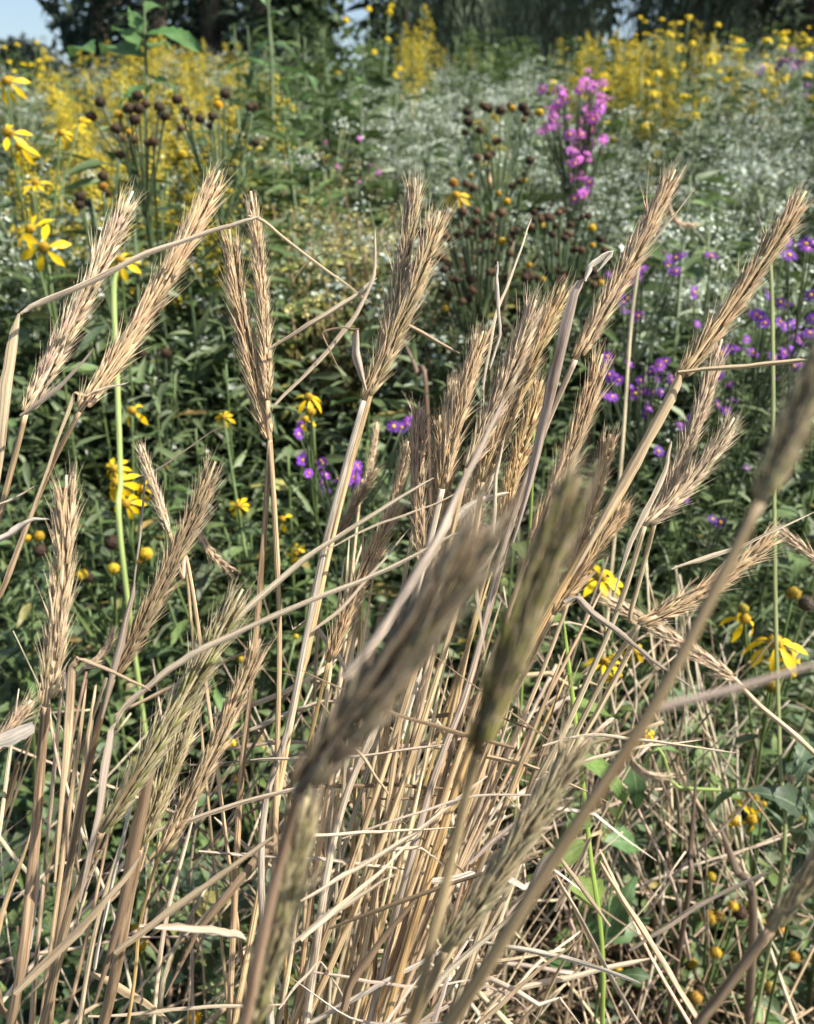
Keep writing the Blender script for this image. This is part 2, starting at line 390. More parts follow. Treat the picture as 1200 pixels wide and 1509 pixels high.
def rye(label, tip, base, mids=(), d=.5, dt=None, wd=1.0, c=TAN, green=0.0, stemw=11, stemc='tan', bend=None, conv=None, d_end=None, dens=1.0, group=None):
    """tip, base: photo pixels of the seed head's ends"""
    dt = dt or d
    hv = R.uniform(.9, 1.14); gy = R.uniform(0, .18); mg = sum(c[:3]) / 3   # each head ripened and weathered its own way
    c = tuple((v * (1 - gy) + mg * gy) * hv for v in c[:3])
    p1 = at(tip[0], tip[1], dt); p0 = at(base[0], base[1], d)
    mids = [m if len(m) == 3 else (m[0], m[1], d + .06 * (i + 1) / (len(mids) + 1)) for i, m in enumerate(mids)]
    P = stem_down((base[0], base[1], d), mids, conv, d_end)
    root = P[-1].copy(); root.z = gz(root.x, root.y)
    t = thing('rye_stalk', root, label, 'wild rye', group)
    inst('stem', stalk_mesh(rel(P, root), stemw, d), t, None, jit(STEM_C[stemc], .12))
    axis = p1 - p0; Ln = axis.length
    pm = p0.lerp(p1, .5) + (CR * axis.z - Vector((0, 0, axis.x))) * (bend if bend is not None else R.uniform(-.06, .06))
    def cv(s): return p0 * (1 - s) ** 2 + pm * (2 * s * (1 - s)) + p1 * s * s
    rc = [cv(i / 10) for i in range(11)]
    hd = inst('seed_head', MB().tube(rel(rc, root), [.0016 - .0009 * i / 10 for i in range(11)], 5).mesh('rachis', M_stem), t, None, c + (1.0,))
    unit = max(.45, Ln / .125) ** .5 * wd * 1.06
    nn = max(8, int(Ln / (.0033 * unit) * dens)); opn = R.uniform(.75, 1.25); gap = R.choice([0, .02, .06, .1]); ssz = R.uniform(.9, 1.08)
    roll = R.uniform(-.5, .5)
    for i in range(nn):
        s = (i + .3) / nn * .93
        p = cv(s); T = (cv(min(1, s + .02)) - cv(max(0, s - .02))).normalized()
        S = T.cross((EYE - p).normalized()).normalized(); S = Quaternion(T, roll + .5 * s) @ S; Nn = T.cross(S)
        sg = 1 if i % 2 else -1
        env = (.72 + .28 * min(1, s * 5)) * (1.0 - .25 * smooth((s - .72) / .28))
        for q in (-1, 1):
            if R.random() < gap: continue
            a = R.uniform(.11, .30) * opn * (1 - .35 * s) + (.25 if R.random() < .04 else 0)
            D = T * math.cos(a) + (S * sg * R.uniform(.55, 1) + Nn * q * R.uniform(.35, .9)).normalized() * math.sin(a)
            o = p + S * sg * .0022 * unit + Nn * q * .0016 * unit
            M = frame(o - root, D, (S * sg + Nn * q * .7) + rvec(.25))
            gr = max(0, min(1, green * R.uniform(.5, 1.4) * (1.15 - .5 * s)))
            inst('spikelet', R.choice(SPIKE), hd, scaled(M, unit * ssz * env * R.uniform(.85, 1.12)), jit(c, .16)[:3] + (1 - gr,))

    t_root[label] = root
    return t
t_root = {}
def blade(pts, wpx, d, c, parent=None, label=None, name='dry_straw', roll=None, w1=.25, w0=.55, fold=.3, cat='dry grass blade', peak=.3, group=None):
    """a dry leaf blade along photo pixels (x, y[, distance])"""
    if name == 'leaf_sheath': w0 = .22; peak = .45
    P = [at(p[0], p[1], p[2] if len(p) > 2 else d) for p in pts]
    C = []
    for i in range(len(P) - 1):                      # straight runs with soft corners
        for k in range(5): C.append(P[i].lerp(P[i + 1], k / 5))
    C.append(P[-1])
    for i in range(1, len(C) - 1): C[i] = C[i] + rvec(1.0 / FPX * d)
    for _ in range(1): C = [C[0]] + [C[i] * .5 + (C[i - 1] + C[i + 1]) * .25 for i in range(1, len(C) - 1)] + [C[-1]]
    n = len(C); wm = wpx / FPX * d * .68
    ww = [wm * ((w0 + (1 - w0) * min(1, i / (n - 1) / peak)) if i / (n - 1) < peak else 1 + (w1 - 1) * ((i / (n - 1) - peak) / (1 - peak)) ** 1.4) for i in range(n)]
    ww = [v_ * R.uniform(.86, 1.1) for v_ in ww]
    for i in range(1, n - 1):                        # a blade pinches where it creases
        a_ = (C[i] - C[i - 1]).angle(C[i + 1] - C[i], 0)
        if a_ > .35: ww[i] *= .62
    ww[-1] *= .35
    r0 = roll if roll is not None else R.uniform(-.5, .5)
    root = parent.location.copy() if parent is not None else C[0]
    me = MB().ribbon(C, ww, r0, r0 + R.uniform(-.9, .9), fold * 1.5, root).mesh(name, M_blade)
    o = inst(name, me, parent, None if parent is not None else Matrix.Translation(root), jit(c, .06))
    if parent is None: tag(o, label, cat, group)
    return o
BP = (.70, .58, .42); BT = (.57, .44, .28); BG = (.43, .36, .28); BB = (.28, .20, .12); BW = (.76, .68, .56); BM = (.58, .47, .37)

#   -- heads of the left bank
r1 = rye('pale rye head at far left with a bent blade folded across its middle', (196, 282), (38, 610), [(5, 740), (-60, 1000)], .5, .51, 1.0, PALE, stemw=13, conv=-150)
blade([(-2, 720), (14, 600), (30, 462)], 30, .485, BT, r1, name='leaf_sheath', w0=.8, w1=.5, fold=.6)
blade([(30, 462), (46, 450), (120, 420), (215, 372), (330, 332), (382, 319)], 15, .475, BP, r1, name='leaf_blade', w1=.45)
r2 = rye('brown rye head leaning right above the big pair of yellow flowers', (324, 252), (118, 606), [(70, 700), (8, 860), (-60, 1050)], .48, .5, .92, TAN, stemw=11, stemc='tan', conv=-180)
blade([(12, 850), (60, 715), (106, 580), (112, 577), (132, 582)], 11, .478, BT, r2, name='leaf_sheath', w1=.7, w0=.9)
blade([(128, 583), (150, 572), (190, 563)], 9, .475, BP, r2, name='leaf_blade')
r3 = rye('upright brown rye head with a pale blade crossing its tip', (370, 282), (394, 590), [(405, 760), (412, 940), (407, 1190)], .5, .5, .62, TAN, .15, 11, 'tan', .03, conv=395)
blade([(366, 318), (386, 322), (440, 366), (500, 410), (548, 446)], 9, .49, BT, r3, name='leaf_blade', w1=.5)
blade([(478, 372), (452, 386), (428, 420)], 4, .49, BB, r3, name='leaf_blade')
r4 = rye('full upright rye head left of the bare brown one, leaning slightly left', (338, 338), (398, 648), [(390, 780), (372, 1000), (350, 1240)], .505, .5, .95, TAN, .1, 12, 'tan', -.05, conv=330)
blade([(396, 515), (470, 472), (530, 432), (556, 410)], 11, .49, BP, r4, name='leaf_blade', w1=.6, w0=.5)
blade([(405, 596), (470, 530), (528, 462), (552, 405), (553, 338)], 10, .485, BP, r4, name='leaf_blade', w1=.5, w0=.7)
#   -- upper centre
r5 = rye('tall olive rye head, left of the touching pair in the centre', (612, 262), (556, 545), [(500, 750), (455, 950), (415, 1140)], .5, .5, 1.0, TAN, .35, 13, 'tan', .05)
r6 = rye('olive rye head, right of the touching pair in the centre', (648, 312), (536, 590), [(480, 800), (430, 1050), (385, 1300)], .49, .49, 1.0, TAN, .45, 13, 'grey', .05)
blade([(540, 575), (527, 520), (528, 484)], 20, .482, BM, r6, name='leaf_sheath', w0=.8, w1=.6, fold=.6)
blade([(530, 484), (500, 482), (472, 490), (490, 525), (508, 562)], 6, .48, BB, r6, name='leaf_blade')
blade([(572, 464), (620, 490), (678, 521)], 9, .495, BT, r5, name='leaf_blade', w1=.6)
rye('small pale rye head standing alone behind the stems in the centre', (556, 622), (538, 722), [(520, 830)], .66, .66, .6, PALE, 0, 7, 'pale', conv=420)
rye('straw coloured rye head half hidden behind the crossing blades', (602, 650), (560, 800), [(530, 900)], .58, .58, .9, PALE, 0, 9, 'pale')
rye('dark brown short rye head tucked behind the centre stems', (556, 690), (500, 790), [(470, 900)], .6, .6, .8, BROWN, 0, 8, 'brown')
rye('loose golden rye head hanging low among the centre stems', (588, 742), (484, 975), [(455, 1100), (420, 1260)], .54, .54, .95, TAN, .12, 9, 'gold')
rye('narrow rye head at the left edge of the crowded bunch', (618, 592), (622, 830), [(600, 960), (560, 1120)], .52, .52, 1.0, TAN, 0, 10, 'tan', -.04)
rye('rye head with splayed awns second from the left in the bunch', (648, 612), (640, 790), [(610, 930), (540, 1140)], .53, .52, .95, TAN, 0, 11, 'grey')
r13 = rye('rye head topped by a thin broken stalk in the bunch', (712, 488), (652, 720), [(620, 850), (560, 1050), (480, 1300)], .5, .5, 1.0, TAN, .05, 15, 'grey')
blade([(712, 575), (728, 475), (760, 395), (784, 322)], 8, .485, BP, r13, name='leaf_blade', w1=.5)
blade([(733, 385), (732, 420), (738, 495), (722, 545)], 8, .48, BW, r13, name='leaf_blade', w0=.35, w1=.5)
r14 = rye('thick blond rye head in the middle of the bunch', (790, 442), (688, 690), [(650, 850), (590, 1060), (510, 1300)], .505, .5, 1.1, PALE, .05, 12, 'tan')
r15 = rye('yellowest rye head, on the right of the crowded bunch', (832, 420), (712, 710), [(690, 830), (625, 1060), (540, 1300)], .51, .515, 1.1, GOLD, .12, 13, 'tan')
blade([(725, 790), (730, 700), (745, 640)], 9, .492, BP, r15, name='leaf_blade', w0=.9)
for lab, tp, bs, d_, c_, gr in [
    ('shaded rye head deep inside the bunch, lowest at its left', (672, 640), (628, 850), .56, TAN, .1),
    ('rye head wedged between the blond one and the yellowest one', (770, 520), (690, 760), .55, TAN, .15),
    ('rye head peeping out low between the bunch and the curled blade stem', (800, 560), (735, 790), .56, GOLD, .1),
    ('rye head with pale tip just under the yellowest one', (742, 610), (676, 840), .53, PALE, .05),
    ('stubby rye head low behind the blurred mauve blade', (690, 720), (640, 900), .57, TAN, .1),
    ('thin rye head standing behind the splayed one', (668, 560), (640, 700), .58, PALE, 0),
    ('rye head fading into shade left of the purple streaked sheath', (900, 640), (840, 840), .56, TAN, .1)]:
    rye(lab, tp, bs, [(bs[0] - 45, bs[1] + 160)], d_, d_ + .01, 1.0, c_, gr, 9, R.choice(['tan', 'pale', 'grey']))
r16 = rye('long sharp rye head leaning right with a curled pale blade behind it', (995, 250), (848, 530), [(800, 640), (745, 800), (690, 1010), (610, 1250)], .5, .51, 1.0, TAN, .08, 14, 'grey', .03)
blade([(756, 800), (800, 650), (852, 440), (862, 412)], 28, .488, BM, r16, name='leaf_sheath', w0=.8, w1=.55, fold=.55)
blade([(862, 414), (870, 390), (905, 368), (880, 400)], 15, .486, BW, r16, name='leaf_blade', w0=.4)
blade([(930, 400), (975, 340), (1024, 278)], 6, .505, BP, r16, name='leaf_blade')
r17 = rye('rye head just right of the bunch against purple asters', (888, 522), (785, 800), [(740, 930), (670, 1130)], .515, .52, 1.05, TAN, .06, 12, 'tan', .04)
rye('dense rye head below the bunch, partly behind a blurred dark one', (850, 650), (790, 880), [(750, 1000), (680, 1200)], .53, .53, 1.0, TAN, .05, 12, 'tan')
#   -- right side
r18 = rye('long rye head near the right edge rising from a purple streaked sheath', (1188, 282), (1000, 560), [(920, 720), (850, 830), (760, 990), (660, 1200)], .49, .5, 1.05, TAN, .25, 16, 'gold', .03)
blade([(840, 850), (900, 740), (985, 590), (1002, 552)], 26, .478, BT, r18, name='leaf_sheath', w0=.7, w1=.7, fold=.5)
blade([(1000, 548), (1070, 543), (1130, 535), (1194, 531)], 11, .47, BT, r18, name='leaf_blade', w0=.6, w1=.8, fold=.5)
rye('slim pale rye head pressed behind the purple streaked sheath', (1064, 500), (965, 770), [(930, 900), (880, 1050)], .52, .53, .85, PALE, 0, 11, 'pale', .05)
r20 = rye('blond rye head bowing right over dark leaves, brightest at the right', (1082, 616), (950, 775), [(910, 900), (840, 1060), (740, 1280)], .505, .51, 1.0, PALE, 0, 13, 'pale', .12)
blade([(905, 880), (930, 800), (985, 690), (990, 650)], 15, .497, BP, r20, name='leaf_sheath', w0=.8)
rye('rye head in deep shade behind the twin blurred heads', (928, 742), (815, 905), [(770, 1000), (700, 1150)], .52, .53, 1.0, TAN, 0, 12, 'tan')
r22 = rye('rye head arching low to the right with a stick laid over it', (1148, 782), (942, 920), [(890, 1000), (800, 1180), (700, 1400)], .52, .54, 1.0, TAN, 0, 12, 'pale', .12)
blade([(990, 839), (1040, 822), (1100, 800), (1205, 752)], 11, .5, BP, r22, name='leaf_blade', w0=.3, w1=.35)
rye('fallen rye head sloping down to the right beside its bare stalk', (885, 878), (1082, 1000), [(1120, 1040, .74), (1200, 1110, .76), (1330, 1250, .8)], .72, .7, .9, PALE, 0, 11, 'pale', conv=1500)
rye('cut off rye head poking in at the right edge', (1150, 782), (1215, 835), [(1260, 900, .6)], .6, .6, 1.0, PALE, 0, 9, 'pale', conv=1350)
rye('drooping feathery rye head over the dead thatch on the right', (995, 1145), (925, 1105), [(900, 1150, .8), (870, 1300, .84)], .78, .8, .9, BT, 0, 7, 'brown', .4, conv=760)
rye('far curved rye head catching light above the purple asters', (1030, 330), (985, 292), [(955, 330, .95), (930, 480, .98), (905, 800, 1.0)], .93, .95, .9, PALE, 0, 7, 'pale', .5, conv=800, d_end=1.1)
#   -- lower left
rl1 = rye('broad rye head at the left edge with stiff awns on top', (98, 700), (68, 1040), [(60, 1130), (48, 1280), (22, 1480)], .42, .42, 1.05, TAN, .2, 22, 'brown', .04, conv=-60)
blade([(80, 1300), (92, 1130), (100, 985), (112, 968)], 22, .41, BT, rl1, name='leaf_sheath', w0=.8, w1=.5, fold=.5)
blade([(112, 968), (122, 974), (170, 992), (222, 1018)], 11, .41, BT, rl1, name='leaf_blade', w1=.5)
rl2 = rye('brown rye head rising from a grey sheath on the left', (318, 680), (166, 1000), [(140, 1090), (110, 1240), (80, 1420)], .46, .46, .95, BROWN, .2, 15, 'brown', .04, conv=10)
blade([(150, 1060), (176, 950), (198, 858)], 16, .45, BG, rl2, name='leaf_sheath', w0=.8, w1=.6)
rye('small tan rye head tilted left, crossing the brown one', (206, 655), (250, 785), [(268, 850), (292, 925)], .5, .5, .75, PALE, 0, 9, 'tan', conv=420)
rl4 = rye('big greenish rye head in the lower left', (358, 868), (150, 1225), [(120, 1300), (80, 1440)], .42, .43, 1.0, OLIVE, 1.0, 18, 'brown', .03, conv=0)
blade([(118, 1330), (150, 1200), (168, 1080), (172, 1065)], 24, .41, BG, rl4, name='leaf_sheath', w0=.8, w1=.5)
blade([(172, 1066), (182, 1045), (250, 985), (300, 955), (380, 918), (520, 860), (600, 825), (680, 782)], 15, .41, BP, rl4, name='leaf_blade', w1=.4)
rl4b = rye('rye head directly behind the big greenish one', (300, 960), (205, 1250), [(190, 1330), (160, 1480)], .44, .44, 1.0, OLIVE, .5, 22, 'brown', conv=60)
blade([(140, 1480), (185, 1330), (222, 1150), (232, 1100)], 30, .425, BB, rl4b, name='leaf_sheath', w0=.7, w1=.5, fold=.5)
rye('loose rye head right of the big greenish one with a bare thin neck', (384, 942), (235, 1260), [(222, 1300), (205, 1372), (190, 1500)], .46, .46, .95, TAN, .3, 8, 'gold', .04, conv=120)
rye('tiny pale curled rye head in the dark gap at left', (166, 926), (122, 985), [(100, 1020), (85, 1080)], .6, .6, .7, PALE, 0, 8, 'pale', .3, conv=20)
rye('tan rye head cut by the left edge behind the broad one', (46, 1032), (-30, 1130), [(-60, 1250)], .48, .48, 1.0, PALE, 0, 10, 'tan', conv=-140)
rye('wispy open rye head hanging by the brown one', (344, 842), (292, 780), [(278, 800, .6), (285, 950, .62)], .58, .58, .8, TAN, 0, 6, 'tan', .2, conv=380, dens=.6)
#   -- lower middle and the blurred nearest ones
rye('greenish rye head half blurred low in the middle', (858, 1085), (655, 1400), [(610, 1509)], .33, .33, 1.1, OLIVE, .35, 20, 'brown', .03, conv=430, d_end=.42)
rye('large blurred brown rye head, darkened as in shade, nearest the lens, in the middle', (716, 775), (440, 1165), [(415, 1260, .215), (360, 1509, .23)], .2, .19, 1.25, (.27, .195, .12), .2, 26, 'brown', .03, conv=290, d_end=.28)  # darker head colour stands in for the shade falling on it
rye('large blurred green rye head, darkened as in shade, beside the blurred brown one', (856, 702), (702, 1110), [(690, 1160, .215), (600, 1530, .23)], .2, .195, 1.2, (.25, .19, .09), .9, 26, 'olive', -.03, conv=480, d_end=.28)  # greenish head; its dark base colour carries the shade
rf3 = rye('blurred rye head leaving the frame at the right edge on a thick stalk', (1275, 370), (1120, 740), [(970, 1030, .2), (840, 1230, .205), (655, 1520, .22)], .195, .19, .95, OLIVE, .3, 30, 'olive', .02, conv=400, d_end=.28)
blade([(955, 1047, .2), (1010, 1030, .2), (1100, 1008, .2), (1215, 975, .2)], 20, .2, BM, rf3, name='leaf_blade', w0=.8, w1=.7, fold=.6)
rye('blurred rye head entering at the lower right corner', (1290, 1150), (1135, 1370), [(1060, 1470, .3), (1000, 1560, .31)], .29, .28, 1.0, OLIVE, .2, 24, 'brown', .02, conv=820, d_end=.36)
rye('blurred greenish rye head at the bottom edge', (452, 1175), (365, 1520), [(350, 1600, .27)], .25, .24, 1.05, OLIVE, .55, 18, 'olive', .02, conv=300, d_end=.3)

def tatter(par, root, P):                            # a dry leaf still hanging on its stem
    i = R.randint(0, max(0, len(P) - 3)); p = P[i].lerp(P[i + 1], R.random()); up = (P[i] - P[i + 1]).normalized()
    out = (CR * R.choice([-1, 1]) * R.uniform(.5, 1) + rvec(.3) + up * R.uniform(.2, 1.2)).normalized(); L = R.uniform(.05, .15)
    sag = R.uniform(.1, .9); C = [p + up * 0 + out * (L * t) - Vector((0, 0, L * sag * t * t)) + Vector((0, R.uniform(-.02, .02) * t, 0)) for t in (0, .2, .4, .6, .8, 1)]
    wm = R.uniform(.003, .006); ww = [wm * k for k in (.5, .9, 1, .8, .5, .15)]
    inst('leaf_blade', MB().ribbon(C, ww, R.uniform(-1, 1), R.uniform(-1.5, 1.5), .4, root).mesh('leaf_blade', M_blade), par, None, jit(R.choice([BP, BT, BW, BB, BM]), .1))
# headless stems of the clump
def bare(label, top, mids, d, wpx, c, conv=None, group=None, d_end=None):
    mids = [m if len(m) == 3 else (m[0], m[1], d + .05 * (i + 1) / (len(mids) + 1)) for i, m in enumerate(mids)]
    P = stem_down((top[0], top[1], d), mids, conv, d_end); root = P[-1].copy(); root.z = gz(root.x, root.y)
    o = inst('bare_stalk', stalk_mesh(rel(P, root), wpx, d, fray=True), None, Matrix.Translation(root), jit(STEM_C[c], .15))
    for k in range(R.choice([0, 0, 1, 1, 2])): tatter(o, root, P)
    return tag(o, label, 'grass stem', group)
GST = 'headless straw stems in the rye clump'
for i in range(46):
    y0 = R.uniform(760, 1080); x0 = 440 + R.random() ** .8 * 430 + (1080 - y0) * .12
    cv_ = 400 + (x0 - 600) * .22 + R.gauss(0, 60); d0 = R.uniform(.53, .72)
    k = (1400 - y0) / (1900 - y0)
    bare('straw coloured headless stem packed among the leaning rye stalks', (x0, y0), [(x0 + (cv_ - x0) * k + R.uniform(-25, 25), 1400)], d0, R.uniform(5, 12) * .55 / d0, R.choice(['tan', 'tan', 'pale', 'gold', 'brown', 'grey']), cv_, GST)
for i in range(10):
    y0 = R.uniform(1000, 1250); x0 = R.uniform(10, 380); d0 = R.uniform(.5, .7); cv_ = x0 - 120 + R.gauss(0, 60)
    bare('straw coloured headless stem packed among the leaning rye stalks', (x0, y0), [(x0 - 60, 1450)], d0, R.uniform(7, 12) * .55 / d0, R.choice(['tan', 'pale', 'brown']), cv_, GST)

# loose dry blades lying across
for lab, pts, wpx, d, c, kw in [
    ('pale straight blade rising from lower left to the bunch', [(245, 1030), (330, 930), (450, 822), (545, 762), (640, 704)], 14, .44, BP, dict(w1=.35)),
    ('grey narrow blade pointing up by the brown left head', [(30, 613), (60, 592), (100, 555), (138, 513)], 12, .47, BG, dict(w1=.4)),
    ('short twig like blade at the left edge below the grey one', [(-10, 748), (25, 732), (60, 714)], 7, .5, BP, {}),
    ('wide pale blade curving in at the left edge', [(-15, 802), (20, 785), (45, 768), (74, 766)], 17, .45, BW, dict(w1=.2)),
    ('broad pale torn blade at the left edge, lower down', [(-15, 1094), (20, 1080), (48, 1066)], 34, .42, BW, dict(w1=.9, w0=.9)),
    ('blurred mauve blade slanting across the bunch', [(505, 1000, .3), (560, 930, .3), (640, 800, .3), (690, 690, .31), (745, 585, .32)], 26, .3, BM, dict(w1=.3, w0=.9)),
    ('pale wide blade bent behind the bunch', [(655, 782), (690, 748), (720, 732), (752, 726)], 20, .53, BW, dict(w1=.3)),
    ('purple grey curled blade sagging to the right', [(832, 888), (850, 880), (872, 905), (930, 950), (975, 985), (1024, 1017)], 17, .47, BG, dict(w1=.3, w0=.6)),
    ('thin straight straw crossing the bunch toward a nearby head', [(480, 810), (560, 770), (640, 742), (690, 720)], 6, .5, BP, {}),
    ('long tan straw leaning across the bottom left', [(20, 1465), (100, 1385), (160, 1320), (206, 1262)], 20, .38, BT, dict(w0=.8, w1=.5)),
    ('long tan straw running from bottom left to the middle stems', [(168, 1405), (240, 1350), (320, 1295), (405, 1232)], 16, .41, BT, dict(w0=.8, w1=.6)),
    ('thick broken straw lying level at lower left', [(205, 1366), (260, 1372), (320, 1378), (362, 1386)], 13, .42, BP, dict(w0=.5, w1=.9, fold=.8)),
    ('pale curved blade in the lower middle thatch', [(430, 1390), (490, 1345), (540, 1315), (585, 1288)], 15, .5, BP, {}),
    ('arched blade hooking over in the lower middle', [(530, 1275), (570, 1255), (615, 1250), (640, 1262), (654, 1278)], 11, .5, BP, dict(w1=.1)),
    ('pale bent blade low behind the greenish blurred head', [(690, 1272), (720, 1242), (765, 1205), (830, 1165)], 13, .4, BM, dict(w1=.5)),
    ('mauve streaked blade low in the right middle', [(720, 1430), (760, 1360), (800, 1270), (840, 1235)], 16, .4, BM, dict(w1=.5)),
    ('level straw crossing behind the thick blurred stalk', [(800, 1100), (870, 1082), (960, 1092), (1088, 1110)], 9, .5, BP, dict(w1=.4)),
    ('slanting straw below the level one', [(790, 1150), (880, 1115), (940, 1100), (1035, 1090)], 9, .52, BP, {}),
    ('thin stick leaning left in the right hand gap', [(1030, 1510), (960, 1395), (920, 1330), (885, 1270)], 13, .6, BT, dict(w0=.9, w1=.8, fold=.9)),
    ('pale stick below the leaning one', [(950, 1520), (905, 1450), (870, 1380), (820, 1290)], 10, .62, BP, dict(w0=.9, w1=.8, fold=.9)),
    ('broken straw with a sharp elbow in the middle stems', [(575, 1010), (640, 925), (700, 850), (735, 800)], 14, .47, BP, dict(w1=.5)),
    ('short hanging pale blade in the middle stems', [(700, 850), (708, 900), (716, 965)], 10, .46, BP, dict(w0=.5)),
    ('pale straw slanting above the middle stems at left of bunch', [(460, 930), (500, 900), (560, 830), (612, 770)], 9, .52, BP, {}),
    ('thin dark twig upright at left', [(195, 880), (205, 790), (215, 700), (222, 665)], 6, .55, BG, {}),
    ('thin straw stretching up from the left gap', [(200, 705), (240, 690), (300, 645), (348, 618)], 5, .62, BG, {}),
    ('straw whitened as if sunlit between the lower left stems', [(140, 1430), (165, 1310), (190, 1200), (212, 1130)], 9, .5, BW, dict(w0=.9, w1=.8, fold=.8)),  # near-white colour here and just below paints in bright sunlit lines
    ('straw whitened as if sunlit right of the first one', [(185, 1390), (190, 1300), (196, 1250)], 8, .5, BW, dict(w0=.9, w1=.8, fold=.8)),
    ('straw whitened as if sunlit nearest the left edge', [(44, 1400), (50, 1330), (56, 1260)], 8, .5, BW, dict(w0=.9, w1=.8, fold=.8)),
    ('pale long straw across the bottom right of middle', [(600, 1509), (650, 1440), (720, 1380), (800, 1310)], 15, .45, BP, {}),
    ('dull brown blade bent in the bottom middle', [(505, 1490), (520, 1440), (560, 1390), (640, 1290)], 20, .5, BB, dict(w0=.8)),
]: blade(pts, wpx, d, c, None, lab, **kw)

GS = 'pale dry straws crossing low in the rye clump'
for i in range(46):
    x = R.gauss(590, 170); y = R.uniform(980, 1500); d = R.uniform(.46, .7); a = R.choice([R.gauss(.55, .25), R.gauss(.9, .3), R.gauss(2.4, .3), R.gauss(.1, .15)]); L = R.uniform(60, 170)
    dx, dy = math.cos(a) * L, -math.sin(a) * L; k = R.gauss(0, 18); z = R.uniform(-.04, .04)
    pts = [(x - dx, y - dy, d - z), (x - dx * .4, y - dy * .4 - k * .6, d - z * .4), (x + dx * .2, y + dy * .2 - k, d), (x + dx, y + dy + R.choice([0, 0, abs(k) * 2]), d + z)]
    blade(pts, R.uniform(5, 13), d, R.choice([BP, BP, BW, BT, BM, BB]), None, 'pale dry straw crossing low among the rye stems', w1=R.choice([.2, .7]), fold=R.uniform(.2, .8), group=GS)
# ------------------------------------------------------------------ dead stems and thatch
DST = [MB().tube(crom([(0, 0, 0), (R.uniform(-.02, .02), .3, R.uniform(-.02, .02)), (R.uniform(-.03, .03), .65, R.uniform(-.03, .03)), (0, 1, 0)], 4), [.0052, .0055, .005, .005, .0052, .0048, .0046, .0046, .0044, .0042, .004, .004, .0032], 6).mesh('dead_stem', M_straw) for _ in range(8)]
GD = 'dead stems tangled at the foot of the rye'
def dead(px, py, d, ang, L, c, wide=1.0, tilt=0.0):
    p = at(px, py, d)
    D = (CR * math.cos(ang) + CU * math.sin(ang) + CF * tilt).normalized()
    a = p - D * L / 2
    g0 = gz(a.x, a.y)
    if a.z < g0 - .02: a = a + Vector((0, 0, g0 - .01 - a.z))
    if (a + D * L).z < g0: D.z = abs(D.z)
    wide *= R.choice([.5, .7, .9, 1.2])
    o = inst('dead_stalk', R.choice(DST), None, scaled(frame(a, D, rvec()), (L * wide, L, L * wide)), jit(c, .25))
    tag(o, 'dead straw stem lying in the tangle below the rye heads', 'dead stem', GD)
SC = [(.52, .41, .27), (.40, .31, .20), (.62, .51, .36), (.26, .19, .125), (.48, .40, .29), (.62, .52, .38), (.19, .14, .09)]
for i in range(120):                                 # under the clump
    px = R.gauss(600, 170); py = R.uniform(1020, 1560); d = R.uniform(.66, .98)
    dead(px, py, d, R.choice([R.gauss(1.15, .25), R.gauss(1.15, .25), R.gauss(.6, .3), R.gauss(2.0, .3)]), R.uniform(.14, .34), R.choice(SC), R.uniform(1.0, 1.8), R.uniform(-.4, .4))
for i in range(110):                                 # the gap at the right
    px = R.uniform(820, 1160); py = R.uniform(1000, 1500); d = R.uniform(.9, 1.15)
    dead(px, py, d, R.choice([R.gauss(1.75, .14), R.gauss(1.75, .14), R.gauss(1.95, .2), R.gauss(.5, .5), R.gauss(1.3, .3)]), R.uniform(.14, .4), R.choice(SC), R.uniform(.8, 1.3), R.uniform(-.3, .3))
for i in range(60):                                  # lower left
    px = R.uniform(0, 420); py = R.uniform(1060, 1520); d = R.uniform(.62, 1.0)
    dead(px, py, d, R.gauss(1.25, .5), R.uniform(.12, .3), R.choice(SC), R.uniform(.8, 1.4), R.uniform(-.4, .4))

# loose litter of straw nobody could count
n = 2600
px = NR.uniform(-60, 1260, n); lx = NR.normal(.12, .34, n); ly = NR.uniform(.42, 1.3, n)
pos = np.stack([lx, ly, [gz(a, b) + NR.exponential(.045) for a, b in zip(lx, ly)]], 1)
dd = NR.normal(size=(n, 3)); dd[:, 2] = np.abs(dd[:, 2]) * .5
Bm = basis(dd, NR.normal(size=(n, 3)), NR.uniform(.05, .19, n))
STR = (np.array([(.011, 0, 0), (-.006, 0, .01), (-.006, 0, -.01), (.009, 1, 0), (-.005, 1, .008), (-.005, 1, -.008)]), [(0, 1, 4, 3), (1, 2, 5, 4), (2, 0, 3, 5)], np.array([(0, 0), (.3, 0), (.6, 0), (0, .2), (.3, .2), (.6, .2)]))
v, f, u = scatter_geo(STR, pos, Bm)
o = inst('straw_litter', np_mesh('straw_litter', v, f, u, M_strawbits), None, None, (.34, .25, .155)); o['kind'] = 'stuff'

